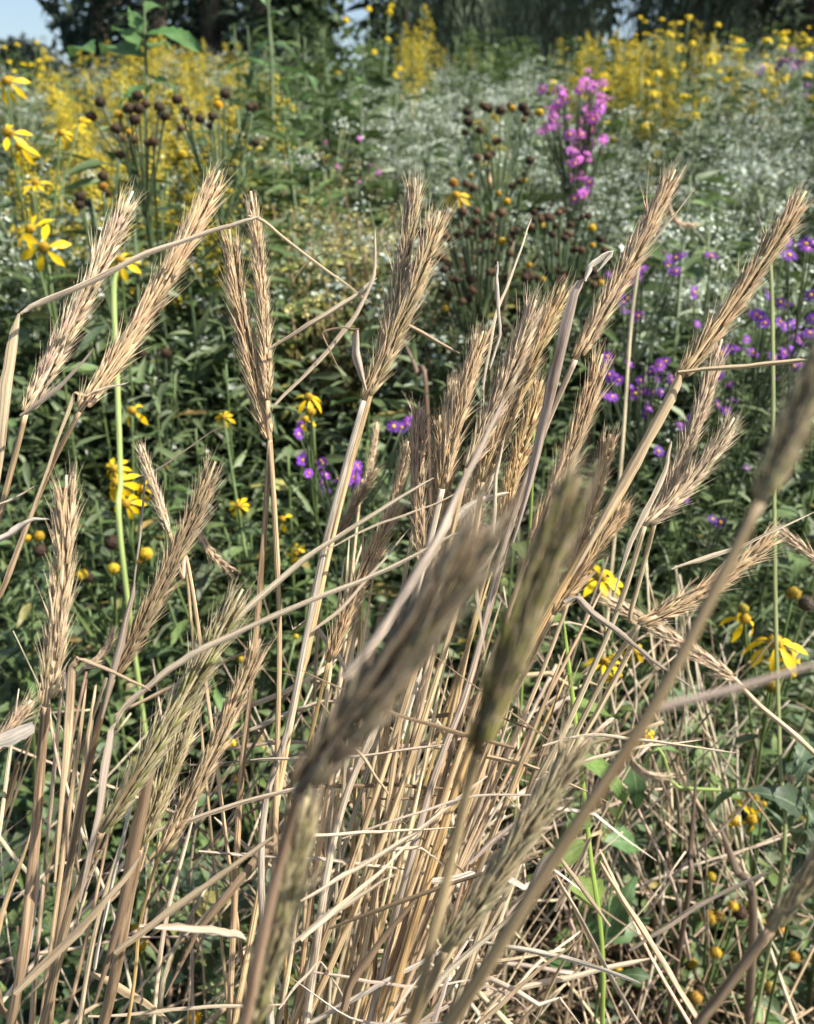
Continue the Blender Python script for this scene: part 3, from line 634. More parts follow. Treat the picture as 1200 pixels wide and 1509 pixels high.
# ------------------------------------------------------------------ leafy plants
GRN = (.105, .150, .052); DKG = (.078, .115, .046); LTG = (.15, .22, .06); BLG = (.10, .14, .07); GREY = (.10, .14, .095)
def herb(name, label, cat, root, top, leaves=(LANCE, 24, .085), lc=GRN, heads=(), stem_r=.003, sc_=GRN, group=None, lean=None, lo=.12):
    root = Vector(root); root.z = gz(root.x, root.y); top = Vector(top)
    t = thing(name, root, label, cat, group)
    mid = root.lerp(top, .5) + Vector((R.uniform(-.03, .03), R.uniform(-.03, .03), 0))
    C = crom(rel([root, mid, top], root), 8)
    b = MB().tube(C, [stem_r * (1.15 - .6 * i / (len(C) - 1)) for i in range(len(C))], 6)
    H = (top - root).length
    hs = []
    for h in heads:
        p = Vector(h['p']) - root
        k = max(.3, min(.97, (p.z - R.uniform(.06, .2)) / max(C[-1].z, .05))); q = C[int(k * (len(C) - 1))]
        mm = q.lerp(p, .5) + Vector((0, 0, -.015 + .15 * (p - q).length * R.uniform(-.2, .4)))
        b.tube(crom([q, mm, p], 4), [stem_r * .55] * 9, 5); hs.append((h, p, (p - mm).normalized()))
    inst('stem', b.mesh('stem', M_gstem), t, None, jit(sc_, .15))
    kinds, cnt, size = leaves
    ph = R.uniform(0, 6)
    for i in range(cnt):
        s = lo + (1 - lo) * (i + R.random()) / cnt
        x = s * (len(C) - 1); j = min(int(x), len(C) - 2); p = C[j].lerp(C[j + 1], x - j)
        q = ph + i * 2.4 + R.uniform(-.4, .4)
        D = Vector((math.cos(q), math.sin(q), R.uniform(-.1, .75)))
        sz = size * R.uniform(.6, 1.2) * (1.1 - .5 * s)
        inst('leaf', R.choice(kinds), t, scaled(frame(p, D, Vector((0, 0, 1)) + rvec(.3)), (sz, sz, sz)), jit(lc, .35) if R.random() > .06 else jit((.26, .22, .07), .3))
    for h, p, dv in hs: flower(t, h, p, dv)
    return t
def flower(t, h, p, dv):
    k = h['k']; s = h.get('s', 1.0)
    nrm = Vector(h.get('n', (0, 0, 1))) + rvec(.12)
    if k == 'yellow':
        c = h.get('c', (.80, .54, .012)); dc = h.get('dc', (.42, .26, .02))
        Mh = scaled(frame(p, nrm.orthogonal(), nrm), s)
        fh = inst('flower_head', R.choice(DISC), t, Mh, jit(dc, .1))
        n = h.get('petals', 8); droop = h.get('droop', 1); q0 = R.uniform(0, 6)
        for i in range(n):
            if R.random() < h.get('gaps', .06): continue
            q = q0 + 2 * math.pi * i / n + R.uniform(-.15, .15); l = .030 * R.uniform(.85, 1.15)
            D = Vector((math.cos(q), math.sin(q), R.uniform(-.25, .1) - .35 * (droop > 1))); o = Vector((math.cos(q), math.sin(q), -.25)) * .007
            inst('petal', PETAL[min(3, max(0, droop + R.choice([-1, 0, 0])))], fh, scaled(frame(o, D, (0, 0, 1)), (l * 1.15, l, l)), jit(c, .08))
    elif k in ('disc', 'spent'):
        c = h.get('c', (.44, .29, .02) if k == 'disc' else (.045, .028, .016))
        inst('flower_head' if k == 'disc' else 'seed_knob', R.choice(DISC if k == 'disc' else SPENT), t, scaled(frame(p, nrm.orthogonal(), nrm), s), jit(c, .2))
    elif k == 'aster':
        c = h.get('c', (.20, .055, .42))
        fh = inst('flower_head', R.choice(ASTER), t, scaled(frame(p, nrm.orthogonal(), nrm), s), jit(c, .18))
        inst('disc', ASTERDISC, fh, Matrix.Translation((0, 0, .0005)), jit((.62, .33, .02), .2))
TOCAM = Vector((0, -1, .75))
def below(px, py, d, dx=0, dy=0):
    p = at(px, py, d); return Vector((p.x + dx, p.y + dy, gz(p.x + dx, p.y + dy)))
def Y(px, py, d, **k): return dict(k='yellow', p=at(px, py, d), **({'n': TOCAM} | k))
def Dk(px, py, d, **k): return dict(k='disc', p=at(px, py, d), **({'n': (0, -.3, 1)} | k))
def Sp(px, py, d, **k): return dict(k='spent', p=at(px, py, d), **({'n': (0, -.3, 1)} | k))
def As(px, py, d, **k): return dict(k='aster', p=at(px, py, d), **({'n': Vector((R.uniform(-.4, .4), -1, R.uniform(.2, 1)))} | k))

# flowers one can point to
herb('yellow_daisy', 'large bright pair of yellow daisies at the left edge', 'flower', below(95, 380, 1.22, .01, .04), at(72, 390, 1.22), (LANCE, 16, .1), GRN,
     [Y(64, 364, 1.18, s=.95, droop=1, petals=6, gaps=0, n=(.05, -1, .45)), Y(45, 338, 1.23, s=.9, droop=1, petals=6, gaps=.1, n=(-.2, -.7, .9))])
herb('yellow_daisy', 'yellow daisy half hidden behind the leftmost leaning rye head', 'flower', below(180, 390, 1.25, .02, .04), at(178, 395, 1.25), (LANCE, 10, .09), GRN, [Y(177, 384, 1.24, s=.8, droop=2)])
herb('yellow_daisy', 'blurred yellow daisies cut by the upper left edge', 'flower', below(20, 240, 1.35, -.02, .05), at(22, 250, 1.36), (LANCE, 12, .09), GRN,
     [Y(12, 195, 1.32, s=1.0, petals=6, droop=1, n=(.3, -.6, .8)), Y(28, 215, 1.36, s=.8, droop=2), Y(10, 120, 1.5, s=1.0, droop=2), Y(90, 196, 1.4, s=.6, droop=2), Y(118, 178, 1.45, s=.5, droop=1), Y(52, 270, 1.36, s=.7, droop=1, n=(0, -.2, 1))])
herb('yellow_daisy', 'drooping yellow daisies in the gap beside the upright rye heads', 'flower', below(470, 640, 1.05, .02, .03), at(462, 620, 1.06), (LANCE, 10, .08), GRN,
     [Y(455, 585, 1.06, s=.65, droop=2, n=(.2, -.5, 1)), Dk(458, 607, 1.0, s=.7), Y(450, 618, 1.02, s=.5, droop=3, petals=4)])
herb('yellow_daisy', 'ragged yellow daisies low beside the pale green stalk', 'flower', below(190, 760, 1.15, .03, .03), at(185, 770, 1.16), (LANCE, 10, .08), GRN,
     [Y(172, 712, 1.13, s=.8, droop=3), Y(185, 742, 1.12, s=.75, droop=3), Y(195, 605, 1.16, s=.7, droop=3, petals=4), Y(168, 690, 1.14, s=.6, droop=2), Y(210, 720, 1.14, s=.6, droop=3, petals=5)])
herb('yellow_daisy', 'small yellow daisies scattered left of the upright stems', 'flower', below(370, 830, 1.2, .02, .04), at(366, 800, 1.2), (LANCE, 10, .07), GRN,
     [Y(352, 745, 1.18, s=.5, droop=2), Y(416, 765, 1.16, s=.55, droop=3, petals=3), Y(436, 815, 1.15, s=.5, droop=2), Y(330, 615, 1.25, s=.5, droop=2)])
herb('yellow_daisy', 'yellow daisies with reflexed petals at the right edge', 'flower', below(1140, 1010, 1.0, .02, .05), at(1135, 1000, 1.0), (LANCE, 10, .07), GRN,
     [Y(1098, 912, .98, s=.8, droop=3, petals=4, n=(.1, -.3, 1)), Y(1142, 946, .96, s=1.05, droop=2, n=(-.1, -.35, 1)), Y(1166, 974, .98, s=.75, droop=3, petals=6), Dk(1095, 897, .98, s=.75, c=(.3, .24, .03)), Dk(1138, 1012, .97, s=.95, c=(.33, .22, .02)), Dk(1169, 874, 1.0, s=1.0, c=(.40, .27, .03)), Sp(1188, 890, 1.02, s=1.2, c=(.07, .05, .035))])
herb('yellow_daisy', 'wilted yellow daisy hanging over the dead thatch at right', 'flower', below(1120, 1260, 1.0, .05, .06), at(1112, 1230, 1.02), (LANCE, 6, .06), GRN,
     [Y(1108, 1208, .97, s=.75, droop=3, petals=4, gaps=.2), Dk(1083, 1208, .97, s=.8, c=(.40, .25, .02)), Dk(1108, 1170, .98, s=.9, c=(.38, .30, .02)), Y(1125, 1185, .99, s=.45, droop=3, petals=3)])
herb('yellow_daisy', 'yellow daisies in shade between the right hand stems', 'flower', below(900, 1010, .95, .02, .06), at(905, 960, .97), (OVATE, 12, .07), LTG,
     [Y(885, 850, .96, s=.8, droop=1, n=(0, -.2, 1)), Y(890, 975, .93, s=.6, droop=1, n=(0, -.2, 1)), Y(905, 1000, .93, s=.4, droop=2), Y(950, 1085, .95, s=.55, droop=2), Y(905, 862, .97, s=.5, droop=2), Y(935, 960, .95, s=.5, droop=2, c=(.5, .33, .01))])
herb('button_flower', 'plant with round yellow petalless heads at the left', 'flower', below(180, 900, 1.05, .02, .05), at(165, 880, 1.08), (LANCE, 16, .06), GRN,
     [Dk(215, 816, 1.0, s=.95), Dk(167, 838, 1.0, s=.85), Dk(120, 847, 1.0, s=.85), Dk(58, 790, 1.05, s=.85), Dk(40, 793, 1.05, s=.6), Dk(205, 826, 1.0, s=.5, c=(.4, .25, .02)), Sp(165, 800, 1.03, s=1.2), Sp(185, 868, 1.02, s=1.1), Sp(60, 812, 1.05, s=1.2), Sp(128, 850, 1.01, s=1.0)])
herb('button_flower', 'yellow button head between the lower left stems', 'flower', below(210, 1460, .78, .02, .05), at(208, 1410, .78), (LOBED, 8, .06), BLG, [Dk(207, 1391, .75, s=.75), Dk(200, 1368, .76, s=.5)])
herb('button_flower', 'yellow button head at the bottom edge', 'flower', below(290, 1530, .8, .01, .05), at(288, 1512, .8), (LOBED, 8, .06), BLG, [Dk(285, 1500, .78, s=.85)])
herb('button_flower', 'yellow buttons beside the thin necked rye', 'flower', below(350, 1180, .95, .02, .05), at(348, 1170, .95), (LANCE, 12, .07), GRN, [Dk(340, 1096, .92, s=.7), Dk(348, 1146, .92, s=.65), Dk(355, 972, .95, s=.5), Dk(436, 938, 1.0, s=.4)])
herb('button_flower', 'low yellow button heads among dead stems at lower right', 'flower', below(1040, 1440, 1.05, .02, .05), at(1040, 1400, 1.05), (LANCE, 14, .06), BLG,
     [Dk(1021, 1420, 1.0, s=.75), Dk(1055, 1404, 1.0, s=.8), Dk(1048, 1292, 1.02, s=.7), Dk(1080, 1335, 1.02, s=.8), Dk(1045, 1352, 1.02, s=1.0, c=(.35, .22, .02)), Dk(1060, 1350, 1.02, s=.8, c=(.2, .13, .03)), Sp(1030, 1455, 1.0, s=.9), Dk(1025, 1470, .98, s=.9, c=(.25, .16, .03)), Sp(1090, 1345, 1.03, s=1.2), Dk(1150, 1370, 1.05, s=.7, c=(.38, .2, .03)), Dk(1135, 1455, 1.0, s=.8, c=(.3, .2, .04)), Dk(1170, 1410, 1.02, s=.8, c=(.38, .2, .03))])
herb('button_flower', 'single yellow button low beside a lime green stalk', 'flower', below(912, 1480, .95, .02, .04), at(912, 1450, .95), (LANCE, 8, .06), BLG, [Dk(910, 1432, .92, s=.7)])

# spent coneflower stands
def spent_stand(label, xr, yr, d, n, yellow=.1, heads=()):
    hs = list(heads)
    for i in range(n):
        x = R.uniform(*xr); y = yr[0] + (yr[1] - yr[0]) * R.random()
        dd_ = d + R.uniform(-.12, .12)
        hs.append(Dk(x, y, dd_, s=R.uniform(.6, .85), c=(.42, .25, .02)) if R.random() < yellow else Sp(x, y, dd_, s=R.uniform(.8, 1.1), c=R.choice([(.05, .03, .017), (.07, .042, .022), (.10, .06, .03)])))
    xm = (xr[0] + xr[1]) / 2
    return herb('spent_coneflower', label, 'seed head plant', below(xm, yr[1], d, 0, .03), at(xm, yr[1] - 20, d), (LANCE, 34, .085), BLG, hs, .0035, (.07, .10, .045))
spent_stand('dark spent seed heads crowding in front of the goldenrod at left', (140, 250), (140, 215), 1.45, 9, .12, [Sp(148, 151, 1.45, s=1.25), Sp(203, 141, 1.45, s=1.2), Sp(191, 160, 1.42, s=1.2), Sp(205, 161, 1.42, s=1.2), Sp(199, 177, 1.41, s=1.2), Sp(235, 158, 1.44, s=1.2), Sp(243, 172, 1.43, s=1.1), Sp(135, 172, 1.46, s=1.2), Dk(176, 170, 1.43, s=.9)])
spent_stand('dark spent seed heads with one yellow knob right of the crowded stand', (262, 375), (140, 235), 1.5, 4, .15, [Sp(261, 147, 1.5, s=1.2), Dk(322, 155, 1.5, s=1.0, c=(.5, .28, .01)), Sp(332, 139, 1.5, s=1.2), Sp(374, 157, 1.52, s=1.1), Sp(278, 173, 1.5, s=1.1), Sp(295, 176, 1.5, s=1.1), Sp(313, 172, 1.5, s=1.1), Sp(377, 211, 1.5, s=.9), Dk(268, 228, 1.5, s=1.1)])
spent_stand('spent heads strung down the left behind the pale rye', (110, 160), (240, 310), 1.35, 3, .1, [Sp(152, 260, 1.35, s=1.1), Dk(152, 275, 1.35, s=.9, c=(.25, .12, .02)), Sp(118, 290, 1.33, s=1.1), Sp(117, 302, 1.33, s=1.0), Sp(178, 228, 1.37, s=1.0)])
spent_stand('pair of dark knobs deep in the green left of the upright heads', (205, 250), (515, 530), 1.4, 0, 0, [Sp(209, 522, 1.4, s=1.2), Sp(244, 520, 1.4, s=1.2)])
spent_stand('brown knobbed stand left of the magenta asters', (680, 790), (150, 300), 1.7, 18, .06, [Sp(690, 180, 1.7, s=1.3), Sp(688, 165, 1.7, s=1.1), Sp(720, 160, 1.7, s=1.3), Sp(738, 163, 1.7, s=1.3), Sp(770, 158, 1.7, s=1.3), Dk(755, 160, 1.7, s=.9, c=(.4, .22, .02)), Dk(795, 166, 1.7, s=1.0), Sp(707, 192, 1.7, s=1.0)])
spent_stand('brown thicket of knobs behind the bunch of rye', (650, 760), (310, 450), 1.5, 56, .03, [Dk(740, 356, 1.48, s=.9), Dk(657, 455, 1.45, s=.7), Dk(747, 297, 1.5, s=.8), Y(672, 288, 1.5, s=.8, droop=2, c=(.6, .38, .02)), Dk(668, 270, 1.5, s=1.1, c=(.3, .15, .02))])
spent_stand('brown thicket of knobs left of the purple asters', (770, 900), (310, 430), 1.55, 50, .05, [Dk(797, 332, 1.52, s=.9), Dk(872, 336, 1.5, s=.9), Dk(800, 412, 1.45, s=.7)])
spent_stand('sparse brown knobs high at the centre', (655, 800), (230, 300), 1.6, 6, .15)

# asters
PUR = (.23, .055, .42); MAG = (.46, .11, .48)
def aster_bush(label, pts, d, c, s, top, root, lv=26, lo=.25):
    s *= .74
    pts = list(pts) + [(x + R.gauss(0, 11), y + R.gauss(0, 9)) for x, y in pts for _ in range(2 if len(pts) > 35 else 1) if len(pts) > 9 and R.random() < .85]
    return herb('aster_bush', label, 'aster', root, top, (NARROW, lv * 2, .05), BLG, [As(x, y, d + R.uniform(-.07, .07), c=jit(c, .3)[:3], s=s * R.uniform(.65, 1.15), n=Vector((R.uniform(-.9, .9), R.uniform(-1, -.1), R.uniform(.1, 1)))) for x, y in pts], .0022, (.06, .08, .04), lo=lo)
aster_bush('tall magenta aster cluster at upper right of centre', [(828, 140), (858, 126), (865, 118), (852, 135), (828, 128), (885, 138), (886, 150), (886, 160), (868, 158), (866, 170), (838, 172), (832, 180), (812, 178), (805, 185), (870, 180), (880, 182), (868, 165), (850, 200), (845, 207), (866, 226), (838, 238), (848, 240), (890, 205), (846, 265), (848, 222), (861, 284), (800, 195), (820, 160), (816, 186), (862, 120), (884, 130), (833, 146), (822, 152), (870, 130), (880, 170), (812, 170), (842, 262), (858, 232), (872, 212)], 1.75, MAG, 1.02, at(850, 200, 1.8), below(855, 250, 1.8, .0, .05), 40)
aster_bush('few small magenta asters in the yellow green weeds', [(530, 204), (480, 209), (548, 244), (497, 246), (530, 268), (558, 254)], 2.1, MAG, .7, at(525, 260, 2.1), below(525, 260, 2.1, 0, .05), 20)
aster_bush('purple asters behind the long sharp rye head', [(932, 408), (940, 402), (925, 440), (918, 455), (930, 460), (915, 430), (988, 382), (996, 380), (984, 392), (1006, 377), (948, 395), (928, 420)], 1.3, PUR, .85, at(950, 440, 1.32), below(955, 500, 1.32, 0, .05), 30)
aster_bush('single open purple aster between two leaning rye heads', [(1023, 431), (1048, 378), (1027, 478)], 1.2, PUR, 1.0, at(1030, 500, 1.24), below(1030, 500, 1.24, 0, .05), 22)
aster_bush('two bright purple asters with orange eyes at the right edge', [(1163, 376), (1160, 356), (1191, 366), (1199, 358), (1188, 360)], 1.15, PUR, .95, at(1178, 450, 1.18), below(1180, 450, 1.18, .01, .05), 24)
aster_bush('dense purple aster bush at the right behind the rye', [(1110, 465), (1122, 470), (1125, 478), (1155, 480), (1170, 478), (1150, 475), (1160, 522), (1165, 518), (1080, 515), (1100, 500), (1150, 445), (1195, 435), (1130, 430), (1198, 470), (1062, 520), (1170, 495), (1190, 495), (1145, 560), (1075, 565), (1060, 592), (1080, 590), (1110, 520), (1170, 540)], 1.25, PUR, .9, at(1125, 540, 1.28), below(1125, 560, 1.28, 0, .05), 44)
aster_bush('shaded purple asters behind the purple streaked sheath', [(965, 545), (972, 538), (958, 548), (976, 552), (905, 555), (912, 560), (898, 552), (940, 572), (945, 578), (936, 580), (957, 602), (952, 610), (880, 580), (895, 525), (963, 578), (990, 560), (1010, 735), (1003, 628)], 1.2, PUR, .8, at(950, 620, 1.22), below(950, 640, 1.22, 0, .05), 34)
aster_bush('low purple asters at the foot of the centre stems', [(475, 682), (480, 700), (498, 706), (510, 708), (522, 704), (528, 690), (532, 710), (475, 712), (446, 678), (600, 625), (592, 630), (606, 622), (440, 640)], 1.1, PUR, .8, at(505, 740, 1.12), below(505, 760, 1.12, 0, .05), 24)
aster_bush('dusky purple asters high at the right edge', [(1125, 98), (1150, 92), (1160, 88), (1175, 90), (1180, 96), (1145, 102), (1170, 98), (1190, 125), (1185, 90), (1132, 95)], 3.2, (.13, .06, .24), 1.5, at(1160, 130, 3.25), below(1160, 140, 3.25, 0, .05), 24)
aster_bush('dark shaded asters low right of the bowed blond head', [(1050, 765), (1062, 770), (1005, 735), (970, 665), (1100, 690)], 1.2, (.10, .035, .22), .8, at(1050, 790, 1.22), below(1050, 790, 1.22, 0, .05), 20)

# bare green stalks
def stalk(label, pts, d, wpx, c, leaves=0, lk=LANCE, size=.06, lc=GRN):
    P = [at(x, y, d) for x, y in pts]; e = P[-1]; r = e + (P[-1] - P[-2]).normalized() * .1
    root = Vector((r.x, r.y + .03, gz(r.x, r.y) - .01)); P.append(root)
    t = thing('green_stalk', root, label, 'green stalk')
    C = crom(rel(P, root), 6); inst('stem', MB().tube(C, [wpx / FPX * d / 2 * min(1, .35 + i / 9) for i in range(len(C))], 7).mesh('stem', M_gstem), t, None, c + (1,))
    for i in range(leaves):
        p = R.choice(C[:-6]); q = R.uniform(0, 6.3)
        inst('leaf', R.choice(lk), t, scaled(frame(p, (math.cos(q), math.sin(q), R.uniform(-.2, .5)), (0, 0, 1)), size * R.uniform(.7, 1.2)), jit(lc, .2))
stalk('pale green upright stalk behind the brown left head', [(177, 388), (168, 430), (173, 560), (178, 700), (185, 860)], .98, 8, (.25, .32, .11))
stalk('thin pale green stalk at the right edge behind the rye', [(1128, 330), (1137, 420), (1140, 640), (1143, 900), (1149, 1110), (1150, 1300)], .85, 6, (.25, .28, .12))
stalk('lime green stalk rising at bottom right of the bunch', [(830, 905), (838, 980), (848, 1060), (868, 1240), (888, 1509)], .68, 7, (.19, .27, .055), 7, OVATE, .05, LTG)
stalk('short lime green stalk between the bunch and the asters', [(776, 590), (780, 640), (782, 760)], .75, 5, (.19, .27, .055))
stalk('lime stalk with side twigs in the right hand gap', [(1185, 1170), (1100, 1165), (1000, 1160), (940, 1140)], .9, 5, (.26, .34, .10), 8, LANCE, .045, GRN)
stalk('dark bare twig leaning in the right hand gap', [(1028, 1120), (1018, 1250), (1010, 1350)], .85, 8, (.10, .07, .05))
stalk('thick grey brown twig propped in the lower right', [(1060, 1215), (1085, 1280), (1110, 1345)], .95, 13, (.16, .12, .085))
stalk('weathered tan stub poking up left of the magenta asters', [(716, 235), (722, 275), (728, 330)], 2.1, 9, (.42, .29, .15))
stalk('dry reddish twig above the crowded bunch', [(598, 508), (615, 550), (630, 620)], 1.25, 7, (.2, .13, .09))

# large leaved weeds close to the camera in the upper left
def big_weed(label, pts, d, leaves, c):
    P = [at(x, y, d) for x, y in pts]; root = P[-1].copy(); root.z = gz(root.x, root.y); P.append(root)
    t = thing('tall_weed', root, label, 'weed')
    C = crom(rel(P, root), 6); inst('stem', MB().tube(C, [.0028 * d / 1.5 * (.5 + .5 * min(1, i / 8)) for i in range(len(C))], 7).mesh('stem', M_gstem), t, None, (.07, .105, .04, 1))
    for (x0, y0, x1, y1, dz) in leaves:
        a = at(x0, y0, d); b = at(x1, y1, d + dz); v = b - a; s = v.length
        inst('leaf', R.choice(OVATE), t, scaled(frame(a - root, v, Vector((0, -.45, 1)) + rvec(.12)), (s * .9, s, s)), jit(c, .12))
big_weed('tall weed with big opposite leaves in front of the pines', [(213, 5), (214, 60), (217, 140), (220, 300)], 1.75, [(214, 50, 292, 48, -.05), (213, 52, 190, 8, .04), (214, 70, 165, 35, .0), (140, 78, 88, 42, .05), (214, 85, 145, 62, .05), (216, 140, 235, 105, -.05), (216, 150, 190, 120, .05), (217, 70, 250, 62, .08), (214, 20, 240, -15, .03), (214, 30, 180, 12, -.04), (216, 110, 262, 130, .05), (216, 125, 175, 150, -.03)], (.085, .17, .05))
big_weed('tall broad leaved weed at the top left of centre', [(395, -10), (398, 50), (402, 120), (405, 300)], 2.6, [(396, 12, 380, -25, 0), (398, 60, 350, 100, 0), (399, 66, 455, 70, .05), (400, 100, 340, 75, -.05), (402, 115, 430, 130, .05), (396, 20, 418, 15, 0), (402, 120, 370, 140, .1), (400, 95, 470, 118, .1)], (.07, .14, .045))
big_weed('weed with broad leaves beside the lime stalk at lower right', [(905, 1265), (900, 1320), (890, 1390)], .85, [(890, 1390, 938, 1290, 0), (890, 1388, 960, 1345, 0), (885, 1395, 845, 1330, .05), (930, 1110, 945, 1200, 0), (890, 1240, 970, 1235, .02), (960, 1440, 905, 1430, 0), (840, 1440, 800, 1380, .05)], (.075, .14, .05))
WR = [(1188, y_, 1188 + R.uniform(-75, 45), y_ + R.uniform(-45, 55), R.uniform(-.05, .05)) for y_ in range(1095, 1270, 9)]
big_weed('dark lobed weed at the right edge', [(1190, 1090), (1188, 1180), (1180, 1270)], .85, WR, (.05, .082, .042))

# leafy weeds that fill the meadow behind the rye
GLW = 'dark leafy weeds behind the rye'
def wedge(ymin, ymax, k=.5):
    y = ymin + (ymax - ymin) * R.random() ** .9
    return R.uniform(-k, k) * (y + .25), y
LW = 'dark green leafy weed growing in the meadow behind the rye'
for i in range(96):
    x, y = wedge(1.0, 1.75)
    if i < 26: x = R.uniform(-.62, -.1); y = R.uniform(.92, 1.35)     # thickest at the left
    h = R.uniform(.5, .82) if y > 1.15 else R.uniform(.38, .66)
    if .28 < x < .62 and y < 1.2: h *= .55
    kind = R.choice([LANCE, NARROW, OVATE, LANCE])
    herb('leafy_weed', LW, 'weed', (x, y, 0), (x + R.uniform(-.08, .08), y + R.uniform(-.05, .05), gz(x, y) + h), (kind, R.randint(24, 36), R.uniform(.07, .11)), R.choice([GRN, GRN, DKG, BLG]), (), .003, GRN, GLW)
GLB = 'low lobed weeds along the bottom of the meadow'
for i in range(96):
    x = R.uniform(-.62, .02) if i < 60 else R.uniform(.22, .8); y = R.uniform(.58, 1.0) if i < 60 else R.uniform(.75, 1.1); h = R.uniform(.16, .46)
    herb('low_weed', 'low green weed with cut leaves under the dead stems', 'weed', (x, y, 0), (x + R.uniform(-.05, .05), y, gz(x, y) + h), (R.choice([LOBED, OVATE, LANCE]), R.randint(14, 20), R.uniform(.06, .095)), R.choice([GRN, BLG, GRN]), (), .0025, GRN, GLB, lo=.2)

# undergrowth nobody could count
def undergrowth(name, n, ylo, yhi, zmax, size, geo, c, seed):
    rg = np.random.default_rng(seed)
    y = ylo + (yhi - ylo) * rg.random(n) ** .8; x = rg.uniform(-.52, .52, n) * (y + .25)
    z = np.array([gz(a, b) for a, b in zip(x, y)]) + zmax * rg.random(n) ** 1.3
    d = rg.normal(size=(n, 3)); d[:, 2] = d[:, 2] * .6 + .3
    me = leafage(name, np.stack([x, y, z], 1), d, size * rg.uniform(.5, 1.3, n), geo, M_foli, seed)
    o = inst(name, me, None, None, c); o['kind'] = 'stuff'
undergrowth('undergrowth', 12000, 1.0, 2.6, .6, .062, THINLEAF, (.08, .118, .042), 1)
undergrowth('meadow_grass', 9000, 1.2, 3.5, .5, .11, THINLEAF, (.085, .12, .045), 2)
undergrowth('meadow_brush', 13000, 1.15, 2.5, .84, .05, SMALLLEAF, (.135, .18, .08), 4)
undergrowth('meadow_foliage', 12000, 2.4, 10.5, .55, .09, OVALLEAF, (.085, .125, .05), 3)

# ------------------------------------------------------------------ meadow plants farther off, built by kind and copied
def arr(l): return np.array([tuple(p) for p in l], float)
def leafy(rr, H, n, lo, hi, spread=.02):
    P = []; D = []
    for i in range(n):
        z = H * (lo + (hi - lo) * rr.random()); q = rr.uniform(0, 6.3)
        P.append((math.cos(q) * spread * rr.random(), math.sin(q) * spread * rr.random(), z)); D.append((math.cos(q), math.sin(q), rr.uniform(.0, .8)))
    return P, D
def proto_goldenrod(seed):
    rr = random.Random(seed); b = MB(); F = []; P = []; D = []
    for s in range(2):
        bx, by = rr.uniform(-.07, .07), rr.uniform(-.07, .07); H = rr.uniform(.75, 1.0); top = Vector((bx * 1.8, by * 1.8, H))
        b.tube([(bx * .3, by * .3, 0), (bx, by, H * .6), top], .003, 5)
        p, d = leafy(rr, H * .85, 45, .15, 1.0); P += [(a[0] + bx, a[1] + by, a[2]) for a in p]; D += d
        for k in range(12):
            t = k / 11; q = rr.uniform(0, 6.3); st = Vector((bx * 1.6, by * 1.6, H * (.74 + .26 * t))); L = .13 * (1 - .75 * t) * rr.uniform(.7, 1.2)
            for j in range(34):
                u = j / 33; F.append(st + Vector((math.cos(q) * L * u, math.sin(q) * L * u, L * (.8 * u - .75 * u * u))) + Vector((rr.gauss(0, .006), rr.gauss(0, .006), rr.gauss(0, .006))))
    return [('stem', b.mesh('stem', M_gstem), (.10, .14, .05)), ('foliage', leafage('foliage', P, D, [rr.uniform(.05, .09) for _ in P], SMALLLEAF, seed=seed), (.09, .13, .045)), ('flower_plume', florets('flower_plume', arr(F), .0042, seed), (.50, .41, .045))]
def proto_boneset(seed, yellow=False):
    rr = random.Random(seed); b = MB(); F = []; P = []; D = []
    for s in range(3):
        bx, by = rr.uniform(-.09, .09), rr.uniform(-.09, .09); H = rr.uniform(.72, .95)
        b.tube([(bx * .3, by * .3, 0), (bx, by, H * .75)], .003, 5)
        p, d = leafy(rr, H * .9, 70, .15, 1.0, .07); P += [(a[0] + bx, a[1] + by, a[2]) for a in p]; D += d
        for k in range(11):
            q = rr.uniform(0, 6.3); rad_ = .13 * math.sqrt(rr.random()); c = Vector((bx * 1.4 + math.cos(q) * rad_, by * 1.4 + math.sin(q) * rad_, H - rad_ * .9 + rr.uniform(-.08, .04)))
            b.tube([(bx, by, H * .7), c], .0014, 4)
            for j in range(rr.randint(10, 22)): F.append(c + Vector((rr.gauss(0, .016), rr.gauss(0, .016), rr.gauss(0, .007))))
    return [('stem', b.mesh('stem', M_gstem), (.12, .15, .07)), ('foliage', leafage('foliage', P, D, [rr.uniform(.04, .075) for _ in P], SMALLLEAF, seed=seed), (.155, .195, .12)), ('flower_cluster', florets('flower_cluster', arr(F), .0046, seed, STAR), (.52, .58, .49))]
def proto_whiteaster(seed):
    rr = random.Random(seed); b = MB(); F = []; P = []; D = []
    for s in range(7):
        q = rr.uniform(0, 6.3); L = rr.uniform(.15, .3); H = rr.uniform(.5, .85)
        tip = Vector((math.cos(q) * L, math.sin(q) * L, H)); b.tube(crom([(0, 0, 0), (tip.x * .4, tip.y * .4, H * .6), tip], 3), .0018, 4)
        for k in range(60):
            t = rr.uniform(.35, 1); p = Vector((tip.x * t, tip.y * t, H * t)) + Vector((rr.gauss(0, .03), rr.gauss(0, .03), rr.gauss(0, .03)))
            P.append(p); D.append((rr.gauss(0, 1), rr.gauss(0, 1), rr.uniform(-.2, 1)))
            if rr.random() < .24 and t > .55: F.append(p + Vector((0, 0, .012)))
    return [('stem', b.mesh('stem', M_gstem), (.09, .12, .05)), ('foliage', leafage('foliage', P, D, [rr.uniform(.025, .055) for _ in P], THINLEAF, seed=seed), (.10, .145, .055)), ('flower_spray', florets('flower_spray', arr(F), .0078, seed, STAR), (.60, .64, .56))]
